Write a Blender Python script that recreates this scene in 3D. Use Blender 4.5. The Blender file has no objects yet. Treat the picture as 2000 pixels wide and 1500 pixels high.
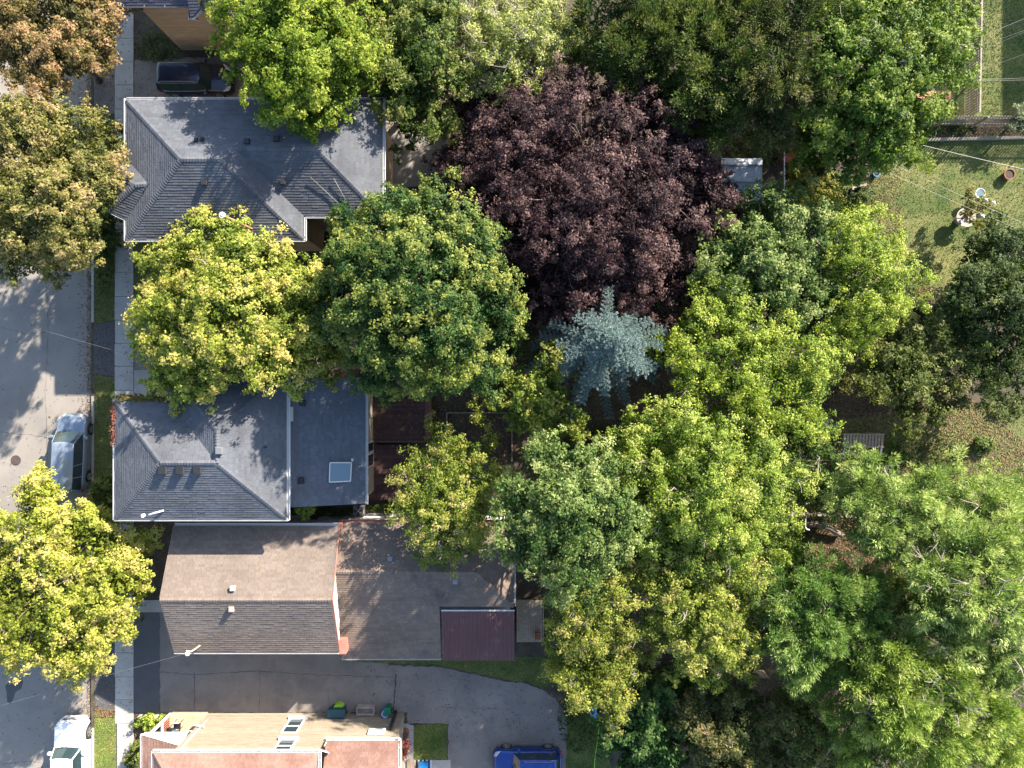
import bpy, math, random
import numpy as np
from mathutils import Vector, Matrix

# ------------------------------------------------------------------ camera, sky, sun, exposure
SC = bpy.context.scene
COL = SC.collection
CAM_H = 46.0
F_PX = 1387.0            # focal length in pixels of the 2000 px wide photograph
cam_d = bpy.data.cameras.new("camera"); cam_d.sensor_width = 36.0
cam_d.lens = 36.0 * F_PX / 2000.0; cam_d.clip_end = 2000.0; cam_d.clip_start = 0.5
cam = bpy.data.objects.new("camera", cam_d); COL.objects.link(cam)
cam.location = (0, 0, CAM_H); cam.rotation_euler = (0, 0, 0)
SC.camera = cam
SUN_EL, SUN_AZ = math.radians(27.5), math.radians(42.0)
world = bpy.data.worlds.new("World"); SC.world = world; world.use_nodes = True
wn = world.node_tree.nodes; wl = world.node_tree.links
bg = wn["Background"]; bg.inputs["Strength"].default_value = 0.105
sky = wn.new("ShaderNodeTexSky"); sky.sky_type = 'NISHITA'; sky.sun_disc = False
sky.sun_elevation = SUN_EL; sky.sun_rotation = SUN_AZ
wl.new(sky.outputs[0], bg.inputs["Color"])
sun_d = bpy.data.lights.new("sun", 'SUN'); sun_d.energy = 5.0; sun_d.angle = math.radians(0.6)
sun_d.color = (1.0, 0.90, 0.77)
sun = bpy.data.objects.new("sun", sun_d); COL.objects.link(sun)
SUNV = Vector((math.sin(SUN_AZ) * math.cos(SUN_EL), math.cos(SUN_AZ) * math.cos(SUN_EL), math.sin(SUN_EL)))
sun.rotation_euler = SUNV.to_track_quat('Z', 'Y').to_euler(); sun.location = SUNV * 80
SC.view_settings.view_transform = 'Standard'; SC.view_settings.look = 'None'
SC.view_settings.exposure = 2.08; SC.view_settings.gamma = 1.0
SC.view_settings.use_curve_mapping = False

# ------------------------------------------------------------------ helpers
def P(px, py, z=0.0):
    k = (CAM_H - z) / F_PX
    return Vector(((px - 1000.0) * k, (750.0 - py) * k, z))

ROOTLOC = {}
def tag(o, label=None, cat=None, group=None, kind=None):
    if label: o['label'] = label
    if cat: o['category'] = cat
    if group: o['group'] = group
    if kind: o['kind'] = kind
    return o
def empty(name, loc=(0, 0, 0), label=None, cat=None, group=None, kind=None, rz=0.0):
    o = bpy.data.objects.new(name, None); o.location = loc; o.rotation_euler = (0, 0, rz)
    o.empty_display_size = 0.3
    COL.objects.link(o); ROOTLOC[o.name] = Vector(loc)
    return tag(o, label, cat, group, kind)

class MB:
    def __init__(s): s.v = []; s.f = []; s.c = []
    def poly(s, pts, col=None):
        n = len(s.v); s.v += [tuple(p) for p in pts]; s.f.append(tuple(range(n, n + len(pts))))
        s.c.append(col or (1, 1, 1))
    def box(s, a, b, col=None):
        x0, y0, z0 = a; x1, y1, z1 = b; n = len(s.v)
        s.v += [(x0,y0,z0),(x1,y0,z0),(x1,y1,z0),(x0,y1,z0),(x0,y0,z1),(x1,y0,z1),(x1,y1,z1),(x0,y1,z1)]
        for q in ((3,2,1,0),(4,5,6,7),(0,1,5,4),(1,2,6,5),(2,3,7,6),(3,0,4,7)):
            s.f.append(tuple(n + i for i in q)); s.c.append(col or (1, 1, 1))
    def beam(s, a, b, w, h, up=(0, 0, 1), col=None):
        a = Vector(a); b = Vector(b); d = (b - a).normalized(); up = Vector(up)
        sx = d.cross(up)
        if sx.length < 1e-4: sx = d.cross(Vector((1, 0, 0)))
        sx.normalize(); sz = sx.cross(d).normalized(); sx *= w / 2; sz *= h / 2
        n = len(s.v)
        for p in (a, b):
            for q in (-sx - sz, sx - sz, sx + sz, -sx + sz): s.v.append(tuple(p + q))
        for q in ((0,1,2,3),(7,6,5,4),(0,4,5,1),(1,5,6,2),(2,6,7,3),(3,7,4,0)):
            s.f.append(tuple(n + i for i in q)); s.c.append(col or (1, 1, 1))
    def tube(s, pts, rad, sides=6, col=None, cap=True):
        pts = [Vector(p) for p in pts]; n0 = len(s.v); m = len(pts)
        if not hasattr(rad, '__len__'): rad = [rad] * m
        for i, p in enumerate(pts):
            d = (pts[min(i + 1, m - 1)] - pts[max(i - 1, 0)])
            d = d.normalized() if d.length > 1e-6 else Vector((0, 0, 1))
            a = d.cross(Vector((0, 0, 1)))
            if a.length < .05: a = d.cross(Vector((1, 0, 0)))
            a.normalize(); b = d.cross(a).normalized()
            for k in range(sides):
                t = 2 * math.pi * k / sides
                s.v.append(tuple(p + a * (math.cos(t) * rad[i]) + b * (math.sin(t) * rad[i])))
        for i in range(m - 1):
            for k in range(sides):
                k2 = (k + 1) % sides
                s.f.append((n0 + i*sides + k, n0 + i*sides + k2, n0 + (i+1)*sides + k2, n0 + (i+1)*sides + k)); s.c.append(col or (1,1,1))
        if cap:
            s.f.append(tuple(n0 + (m-1)*sides + k for k in range(sides))); s.c.append(col or (1,1,1))
            s.f.append(tuple(n0 + k for k in reversed(range(sides)))); s.c.append(col or (1,1,1))
    def disc(s, c, r, z=None, n=24, r2=None, ax=(0,0,1), h=0.0, col=None):
        ax = Vector(ax).normalized(); c = Vector(c)
        a = ax.cross(Vector((0, 0, 1)))
        if a.length < .05: a = Vector((1, 0, 0))
        a.normalize(); b = ax.cross(a)
        ring = lambda rr, off: [c + ax*off + a*(math.cos(2*math.pi*k/n)*rr) + b*(math.sin(2*math.pi*k/n)*rr) for k in range(n)]
        if h:
            lo = ring(r if r2 is None else r2, 0); hi = ring(r, h)
            for k in range(n):
                k2 = (k+1) % n; s.poly([lo[k], lo[k2], hi[k2], hi[k]], col)
            s.poly(hi, col); s.poly(lo[::-1], col)
        else: s.poly(ring(r, 0), col)
    def build(s, name, mat, parent=None, smooth=False, kind=None, colors=False, local=False, bevel=0.0, tagd=None, origin=None):
        me = bpy.data.meshes.new(name)
        off = Vector((0, 0, 0))
        if parent is not None and not local:
            off = ROOTLOC.get(parent.name, Vector((0, 0, 0)))
        if origin is not None: off = Vector(origin)
        vs = [(x - off.x, y - off.y, z - off.z) for x, y, z in s.v]
        me.from_pydata(vs, [], s.f)
        if mat: me.materials.append(mat)
        if colors:
            at = me.attributes.new("col", 'FLOAT_COLOR', 'FACE')
            at.data.foreach_set("color", np.array([(c[0], c[1], c[2], 1) for c in s.c], dtype=np.float32).ravel())
        if smooth: me.polygons.foreach_set("use_smooth", [True] * len(me.polygons))
        me.update()
        o = bpy.data.objects.new(name, me); COL.objects.link(o)
        if origin is not None and parent is None: o.location = off
        if parent is not None:
            o.parent = parent
        ROOTLOC[o.name] = off if parent is not None else Vector(o.location)
        if bevel:
            m = o.modifiers.new("bevel", 'BEVEL'); m.width = bevel; m.segments = 2; m.limit_method = 'ANGLE'
        if kind: o['kind'] = kind
        return o

# ------------------------------------------------------------------ materials
def new_mat(name):
    m = bpy.data.materials.new(name); m.use_nodes = True
    nt = m.node_tree; return m, nt.nodes, nt.links, nt.nodes["Principled BSDF"]
def mat(name, color, rough=.8, var=.25, scale=2.0, fine=30.0, finev=.25, bump=.3, bdist=.01, metal=0.0, spec=.4, attr=False, tint2=None, coat=0.0, stretch=None, blotch=None):
    """procedural surface: large noise patches + fine grain + bump"""
    m, n, l, b = new_mat(name)
    tc = n.new("ShaderNodeTexCoord"); src = tc.outputs["Object"]
    if stretch:
        mp = n.new("ShaderNodeMapping"); mp.inputs["Scale"].default_value = stretch
        l.new(src, mp.inputs[0]); src = mp.outputs[0]
    n1 = n.new("ShaderNodeTexNoise"); n1.inputs["Scale"].default_value = scale; n1.inputs["Detail"].default_value = 6; n1.inputs["Roughness"].default_value = .6
    n2 = n.new("ShaderNodeTexNoise"); n2.inputs["Scale"].default_value = fine; n2.inputs["Detail"].default_value = 4
    l.new(src, n1.inputs[0]); l.new(src, n2.inputs[0])
    rmp = n.new("ShaderNodeValToRGB"); e = rmp.color_ramp.elements
    c = np.array(color[:3]); d = np.array(tint2[:3]) if tint2 else c * (1 + var)
    e[0].position = .32; e[0].color = (*(c * (1 - var)), 1); e[1].position = .68; e[1].color = (*d, 1)
    l.new(n1.outputs[0], rmp.inputs[0])
    mr = n.new("ShaderNodeMapRange"); mr.inputs["From Min"].default_value = .25; mr.inputs["From Max"].default_value = .75
    mr.inputs["To Min"].default_value = 1 - finev; mr.inputs["To Max"].default_value = 1 + finev
    l.new(n2.outputs[0], mr.inputs[0])
    mx = n.new("ShaderNodeMix"); mx.data_type = 'RGBA'; mx.blend_type = 'MULTIPLY'; mx.inputs[0].default_value = 1
    l.new(rmp.outputs[0], mx.inputs[6]); l.new(mr.outputs[0], mx.inputs[7]); out = mx.outputs[2]
    if attr:
        at = n.new("ShaderNodeAttribute"); at.attribute_name = "col"
        m2 = n.new("ShaderNodeMix"); m2.data_type = 'RGBA'; m2.blend_type = 'MULTIPLY'; m2.inputs[0].default_value = 1
        l.new(out, m2.inputs[6]); l.new(at.outputs["Color"], m2.inputs[7]); out = m2.outputs[2]
    if blotch:
        col2, sc2, lo, hi = blotch
        n3 = n.new("ShaderNodeTexNoise"); n3.inputs["Scale"].default_value = sc2; n3.inputs["Detail"].default_value = 5; n3.inputs["Roughness"].default_value = .65
        l.new(tc.outputs["Object"], n3.inputs[0])
        r3 = n.new("ShaderNodeMapRange"); r3.inputs["From Min"].default_value = lo; r3.inputs["From Max"].default_value = hi
        l.new(n3.outputs[0], r3.inputs[0])
        m3 = n.new("ShaderNodeMix"); m3.data_type = 'RGBA'; l.new(r3.outputs[0], m3.inputs[0]); l.new(out, m3.inputs[6])
        m3.inputs[7].default_value = (*col2, 1); out = m3.outputs[2]
    l.new(out, b.inputs["Base Color"])
    b.inputs["Roughness"].default_value = rough; b.inputs["Metallic"].default_value = metal
    b.inputs["Specular IOR Level"].default_value = spec; b.inputs["Coat Weight"].default_value = coat
    if bump:
        bp = n.new("ShaderNodeBump"); bp.inputs["Strength"].default_value = bump; bp.inputs["Distance"].default_value = bdist
        l.new(n2.outputs[0], bp.inputs["Height"]); l.new(bp.outputs[0], b.inputs["Normal"])
    return m
def leaf_material(name, trans=.40, rough=.55):
    m, n, l, b = new_mat(name)
    at = n.new("ShaderNodeAttribute"); at.attribute_name = "col"
    l.new(at.outputs["Color"], b.inputs["Base Color"]); b.inputs["Roughness"].default_value = rough
    b.inputs["Specular IOR Level"].default_value = .15
    tr = n.new("ShaderNodeBsdfTranslucent"); hs = n.new("ShaderNodeHueSaturation"); hs.inputs["Saturation"].default_value = 1.15; hs.inputs["Value"].default_value = 1.35
    l.new(at.outputs["Color"], hs.inputs["Color"]); l.new(hs.outputs[0], tr.inputs[0])
    mx = n.new("ShaderNodeMixShader"); mx.inputs[0].default_value = trans
    l.new(b.outputs[0], mx.inputs[1]); l.new(tr.outputs[0], mx.inputs[2])
    l.new(mx.outputs[0], n["Material Output"].inputs["Surface"])
    return m
LEAF = leaf_material("leaf"); NEEDLE = leaf_material("needle", .35, .6)
M = dict(
 soil=mat("soil_leaf_litter", (.06,.047,.034), .95, .45, 1.2, 18, .5, .8, .03, blotch=((.085,.075,.045), .5, .5, .68)),
 asphalt_old=mat("weathered_asphalt", (.215,.195,.172), .9, .12, .25, 45, .22, .4, .006, blotch=((.17,.155,.145), .35, .52, .75)),
 asphalt=mat("driveway_asphalt", (.178,.155,.136), .9, .16, .4, 45, .28, .4, .006, blotch=((.115,.107,.10), .45, .48, .7)),
 asphalt_new=mat("dark_asphalt", (.075,.075,.078), .9, .12, .6, 55, .18, .4, .006),
 concrete=mat("pavement_concrete", (.34,.325,.30), .85, .12, .8, 50, .12, .3, .004, attr=True, blotch=((.22,.20,.18), 1.1, .56, .8)),
 concrete2=mat("path_concrete", (.30,.285,.26), .85, .15, .8, 50, .12, .3, .004),
 gutterconc=mat("gutter_concrete", (.22,.18,.145), .9, .25, 1.5, 30, .3, .4, .01),
 lawn=mat("lawn_soil", (.07,.125,.022), .95, .45, .55, 14, .5, .8, .03, tint2=(.15,.145,.05)),
 lawn_dry=mat("dry_lawn", (.16,.14,.06), .95, .3, .8, 14, .4, .8, .03, tint2=(.10,.13,.035)),
 grass=mat("grass_blades", (1,1,1), .8, .05, 3, 20, .1, 0, attr=True, spec=.15),
 litter=mat("fallen_leaves", (1,1,1), .85, .05, 3, 20, .1, 0, attr=True, spec=.2),
 sh_gray=mat("grey_shingle", (.082,.088,.10), .95, .24, .35, 70, .35, .5, .006, attr=True, spec=.25),
 sh_gray2=mat("slate_grey_shingle", (.095,.104,.122), .95, .14, .45, 70, .35, .5, .006, attr=True, spec=.25),
 sh_brown=mat("brown_shingle", (.155,.126,.106), .95, .14, .35, 70, .3, .5, .006, attr=True, spec=.2, blotch=((.10,.085,.085), .55, .57, .78)),
 sh_brown2=mat("weathered_brown_shingle", (.16,.122,.098), .95, .16, .4, 70, .35, .5, .006, attr=True, spec=.2, blotch=((.07,.06,.062), .4, .52, .72)),
 sh_pink=mat("faded_red_shingle", (.205,.125,.10), .95, .15, .6, 60, .3, .5, .006, attr=True, spec=.2, blotch=((.14,.075,.06), .9, .45, .75)),
 sh_dark=mat("dark_shingle", (.07,.068,.085), .95, .15, .6, 60, .3, .5, .006, attr=True),
 white=mat("white_metal", (.5,.5,.5), .45, .05, 3, 20, .05, 0),
 offwhite=mat("offwhite_siding", (.48,.465,.44), .6, .06, 1, 20, .05, .1, .003),
 wallbrick=mat("yellow_brick_wall", (.212,.176,.13), .9, .14, 1.6, 30, .38, .5, .008, attr=True, stretch=(1, 1, 3)),
 buffbrick=mat("buff_brick_wall", (.37,.27,.17), .9, .14, 1.2, 26, .2, .5, .008, attr=True, stretch=(1, 1, 3)),
 brownwall=mat("brown_wall", (.20,.15,.12), .9, .15, 1.2, 26, .2, .5, .008),
 copper=mat("salmon_trim", (.33,.135,.10), .6, .12, 2, 20, .1, .1, .003),
 wood=mat("weathered_wood", (.30,.235,.175), .85, .25, 2, 20, .3, .5, .004, stretch=(1, 8, 8)),
 wood_y=mat("yellow_deck_wood", (.42,.33,.21), .85, .2, 2, 20, .25, .4, .004),
 wood_red=mat("red_brown_deck", (.085,.042,.038), .8, .25, 2, 20, .3, .5, .004, attr=True),
 wood_red2=mat("red_brown_rail", (.15,.068,.05), .8, .25, 2, 20, .3, .5, .004),
 wood_gray=mat("grey_fence_wood", (.24,.20,.165), .9, .3, 3, 20, .3, .5, .004),
 bark=mat("grey_bark", (.13,.105,.085), .95, .35, 4, 30, .35, .9, .02),
 twig=mat("pale_twig", (.26,.22,.20), .9, .2, 4, 30, .3, .4, .005),
 metalroof=mat("maroon_metal_roof", (.105,.040,.040), .55, .12, 1, 20, .15, .1, .003, blotch=((.20,.11,.10), 1.5, .58, .8)),
 shedroof=mat("grey_sheet_metal", (.34,.37,.42), .6, .18, 1.5, 25, .15, .2, .004, blotch=((.16,.13,.12), 2.2, .58, .75)),
 darkmetal=mat("dark_metal", (.03,.03,.033), .45, .1, 3, 20, .1, 0, metal=.4),
 greymetal=mat("grey_metal", (.20,.205,.21), .5, .1, 3, 20, .1, 0, metal=.5),
 iron=mat("cast_iron", (.12,.085,.075), .7, .2, 8, 40, .2, .5, .004, metal=.3),
 tyre=mat("tyre_rubber", (.022,.022,.023), .85, .1, 5, 30, .1, .2, .002),
 rim=mat("alloy_rim", (.55,.55,.56), .3, .05, 3, 20, .05, 0, metal=.8),
 black=mat("black_plastic", (.015,.015,.016), .6, .1, 5, 30, .1, 0),
 cable=mat("overhead_cable", (.13,.13,.13), .5, .1, 5, 30, .1, 0),
 blueplastic=mat("blue_plastic", (.015,.19,.50), .45, .1, 5, 30, .1, 0),
 teal=mat("teal_plastic", (.01,.055,.08), .5, .1, 5, 30, .1, 0),
 lime=mat("lime_plastic", (.30,.50,.03), .5, .1, 5, 30, .1, 0),
 greenpl=mat("green_plastic", (.01,.12,.06), .5, .1, 5, 30, .1, 0),
 redpaver=mat("salmon_pavers", (.48,.20,.135), .9, .12, 1, 30, .15, .3, .004, attr=True),
 redtarp=mat("rusty_red_cover", (.24,.035,.018), .7, .25, 2, 20, .2, .3, .01),
 stone=mat("grey_stone", (.33,.28,.24), .9, .25, 2, 20, .3, .6, .01),
 stucco=mat("beige_wall", (.33,.29,.23), .9, .12, 1, 30, .15, .3, .004),
 terracotta=mat("terracotta", (.22,.075,.045), .8, .2, 3, 30, .2, .2, .004),
)
def paint(name, col, rough=.28, metal=.35):
    m, n, l, b = new_mat(name)
    no = n.new("ShaderNodeTexNoise"); no.inputs["Scale"].default_value = 1.3
    r = n.new("ShaderNodeMapRange"); r.inputs["To Min"].default_value = .92; r.inputs["To Max"].default_value = 1.06
    l.new(no.outputs[0], r.inputs[0])
    mx = n.new("ShaderNodeMix"); mx.data_type = 'RGBA'; mx.blend_type = 'MULTIPLY'; mx.inputs[0].default_value = 1
    mx.inputs[6].default_value = (*col, 1); l.new(r.outputs[0], mx.inputs[7]); l.new(mx.outputs[2], b.inputs["Base Color"])
    b.inputs["Roughness"].default_value = rough; b.inputs["Metallic"].default_value = metal; b.inputs["Coat Weight"].default_value = .6
    b.inputs["Coat Roughness"].default_value = .05
    return m
def glass(name, col=(.02,.035,.04), rough=.05):
    m, n, l, b = new_mat(name); b.inputs["Base Color"].default_value = (*col, 1)
    b.inputs["Roughness"].default_value = rough; b.inputs["Specular IOR Level"].default_value = .9
    return m
GLASS = glass("tinted_glass"); SKYGLASS = glass("skylight_glass", (.10,.16,.20), .04); LAMPG = glass("headlamp_glass", (.5,.5,.5), .12)
LAMPR = glass("red_lamp_glass", (.25,.01,.01), .15)

# ------------------------------------------------------------------ roofs
def clip_axis(poly, ax, val, keep_greater):
    out = []
    n = len(poly)
    for i in range(n):
        a = poly[i]; b = poly[(i + 1) % n]
        ia = (a[ax] >= val) if keep_greater else (a[ax] <= val)
        ib = (b[ax] >= val) if keep_greater else (b[ax] <= val)
        if ia: out.append(a)
        if ia != ib:
            t = (val - a[ax]) / (b[ax] - a[ax])
            out.append((a[0] + t * (b[0] - a[0]), a[1] + t * (b[1] - a[1])))
    return out
def plane_basis(pts):
    n = Vector((0, 0, 0)); c = sum(pts, Vector((0, 0, 0))) / len(pts)
    for i in range(len(pts)):
        n += (pts[i] - c).cross(pts[(i + 1) % len(pts)] - c)
    n.normalize()
    if n.z < 0: n = -n
    v = Vector((0, 0, 1)) - n * n.z
    v = v.normalized() if v.length > 1e-4 else Vector((0, 1, 0))
    u = v.cross(n).normalized()
    return c, n, u, v
def shingle_plane(pts, m, parent, course=.15, tab=.34, thick=.024, var=.10, seed=0, name="shingles"):
    rnd = random.Random(seed); pts = [Vector(p) for p in pts]
    c, n, u, v = plane_basis(pts)
    p2 = [((p - c).dot(u), (p - c).dot(v)) for p in pts]
    us = [p[0] for p in p2]; vs = [p[1] for p in p2]
    mb = MB(); row = 0; v0 = min(vs)
    while v0 < max(vs):
        v1 = v0 + course
        strip = clip_axis(clip_axis(p2, 1, v0, True), 1, v1, False)
        if len(strip) >= 3:
            u0 = min(us) - rnd.random() * tab; rowtone = 1 + rnd.uniform(-.035, .035)
            lo = min(q[0] for q in strip); hi = max(q[0] for q in strip)
            while u0 < hi:
                u1 = u0 + tab * rnd.uniform(.75, 1.25)
                if u1 > lo:
                    q = clip_axis(clip_axis(strip, 0, u0, True), 0, u1 - .008, False)
                    if len(q) >= 3:
                        t = rowtone * (1 + rnd.uniform(-var, var)); col = (t, t, t * rnd.uniform(.97, 1.03))
                        th = thick * rnd.uniform(.8, 1.25); top = []
                        for a in q:
                            fr = (a[1] - v0) / course
                            top.append(c + u * a[0] + v * a[1] + n * (th * (1 - .8 * fr) + .004))
                        mb.poly(top, col)
                        low = [a for a in q if a[1] < v0 + 1e-5]
                        if len(low) >= 2:
                            a = min(low); b = max(low)
                            A = c + u*a[0] + v*a[1]; B = c + u*b[0] + v*b[1]
                            mb.poly([A - n*.004, B - n*.004, B + n*(th + .004), A + n*(th + .004)], (t*.8,)*3)
                u0 = u1
        v0 = v1; row += 1
    o = mb.build(name, m, parent, colors=True, kind='stuff')
    under = MB(); under.poly([p - n * .012 for p in pts]); under.poly([p - n * .16 for p in reversed(pts)])
    for i in range(len(pts)):
        a = pts[i]; b = pts[(i+1) % len(pts)]
        under.poly([a - n*.012, b - n*.012, b - n*.15, a - n*.15])
    under.build("roof_deck", M['darkmetal'], parent)
    return o
def ridge_caps(lines, m, parent, w=.30, step=.16, seed=3):
    rnd = random.Random(seed); mb = MB()
    for a, b, na, nb in lines:     # line plus the two outward downslope directions
        a = Vector(a); b = Vector(b); d = b - a; L = d.length; d.normalize(); n = int(L / step)
        for i in range(n):
            p = a + d * (i * step); q = a + d * ((i + 1.15) * step); t = 1 + rnd.uniform(-.12, .12)
            up = Vector((0, 0, 1)); lo = .03; hi = .058
            for side in (na, nb):
                s = Vector(side) * (w / 2)
                mb.poly([p + up*hi, q + up*lo, q + s + up*lo, p + s + up*hi], (t, t, t))
                mb.poly([p + up*hi, p + s + up*hi, p + s, p], (t*.7,)*3)
    return mb.build("ridge_cap", m, parent, colors=True, kind='stuff')
def capdir(a, b, face_n):
    d = (Vector(b) - Vector(a)).normalized(); s = d.cross(face_n).normalized()
    if s.z > 0: s = -s
    return s
def hip_roof(faces, m, parent, seed=0, hips=(), **kw):
    """faces: lists of 3D corners; hips: (a, b, faceindex1, faceindex2)"""
    normals = []
    for i, f in enumerate(faces):
        shingle_plane(f, m, parent, seed=seed + i, **kw); normals.append(plane_basis([Vector(p) for p in f])[1])
    lines = [(a, b, capdir(a, b, normals[i]), capdir(a, b, normals[j])) for a, b, i, j in hips]
    if lines: ridge_caps(lines, m, parent)
def gutter(path, m, parent, w=.12, h=.12, name="gutter", hangers=True, out=None):
    """U-shaped eaves trough along a level polyline (open from above)"""
    for i in range(len(path) - 1):
        a = Vector(path[i]); b = Vector(path[i + 1]); d = (b - a).normalized(); s = d.cross(Vector((0, 0, 1))).normalized()
        mb = MB(); z = Vector((0, 0, 1))
        mb.beam(a + s*(w/2) + z*0, b + s*(w/2), .018, h); mb.beam(a - s*(w/2), b - s*(w/2), .018, h)
        mb.beam(a - z*(h/2), b - z*(h/2), w, .012)
        if hangers:
            L = (b - a).length; k = .5
            while k < L:
                q = a + d*k; mb.beam(q - s*w*.62 + z*(h/2+.006), q + s*w*.62 + z*(h/2+.006), .035, .012); k += 1.15
        mb.build(name, m, parent)
def wall_box(parent, name, m, x0, y0, x1, y1, z0, z1, brick=None, t=.25):
    """four walls; brick courses are real 2 cm steps"""
    mb = MB(); course = brick or .2
    k = z0; rnd = random.Random(int(abs(x0*100)) + 7)
    while k < z1 - 1e-3:
        zz = min(k + course, z1); i = (int(round((k - z0)/course)) % 2)
        e = .004 * i + rnd.uniform(0, .003); tone = rnd.uniform(.9, 1.08)
        for a, b in (((x0-e, y0-e), (x1+e, y0-e)), ((x1+e, y0-e), (x1+e, y1+e)), ((x1+e, y1+e), (x0-e, y1+e)), ((x0-e, y1+e), (x0-e, y0-e))):
            mb.poly([(a[0], a[1], k), (b[0], b[1], k), (b[0], b[1], zz), (a[0], a[1], zz)], (tone, tone, tone))
        mb.poly([(x0-e,y0-e,zz),(x1+e,y0-e,zz),(x1+e,y1+e,zz),(x0-e,y1+e,zz)], (tone,)*3)
        k = zz
    return mb.build(name, m, parent, colors=True)
# ------------------------------------------------------------------ vegetation
LEAF_TOTAL = [0]
def quad_mesh(name, V, cols, material, parent=None, kind=None, loc=(0, 0, 0), nv=4):
    """V (n,nv,3) world coordinates, cols (n,3): one mesh of n small faces"""
    n = len(V); nv = V.shape[1]; me = bpy.data.meshes.new(name); LEAF_TOTAL[0] += n
    off = np.array(loc, dtype=np.float64)
    me.vertices.add(n * nv); me.vertices.foreach_set("co", (V.reshape(-1, 3) - off).astype(np.float32).ravel())
    me.loops.add(n * nv); me.loops.foreach_set("vertex_index", np.arange(n * nv, dtype=np.int32))
    me.polygons.add(n); me.polygons.foreach_set("loop_start", np.arange(0, n * nv, nv, dtype=np.int32))
    try: me.polygons.foreach_set("loop_total", np.full(n, nv, dtype=np.int32))
    except Exception: pass
    me.update(calc_edges=True); me.materials.append(material)
    at = me.attributes.new("col", 'FLOAT_COLOR', 'FACE')
    at.data.foreach_set("color", np.concatenate([cols, np.ones((n, 1))], 1).astype(np.float32).ravel())
    o = bpy.data.objects.new(name, me); COL.objects.link(o)
    if parent is not None: o.parent = parent
    else: o.location = loc
    if kind: o['kind'] = kind
    return o
def unit(a): return a / np.maximum(np.linalg.norm(a, axis=-1, keepdims=True), 1e-9)
def rand_dir(rg, n): return unit(rg.normal(size=(n, 3)))
def leaf_faces(rg, p, nrm, L, W, tang=None):
    n = len(p)
    t = rg.normal(size=(n, 3)) if tang is None else tang
    if tang is None: t = t - nrm * np.sum(t * nrm, 1, keepdims=True)
    t = unit(t); b = unit(np.cross(nrm, t)); s = rg.uniform(.7, 1.25, (n, 1))
    t = t * L * .5 * s; b = b * W * .5 * s
    return np.stack([p - t * .9 - b * 1.05, p + t * 1.2, p - t * .5 + b * 1.2], 1)
def ramp(pal, x):
    pal = np.array(pal, dtype=float); k = len(pal) - 1; x = np.clip(x, 0, .9999) * k; i = x.astype(int); f = (x - i)[:, None]
    return pal[i] * (1 - f) + pal[i + 1] * f
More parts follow.
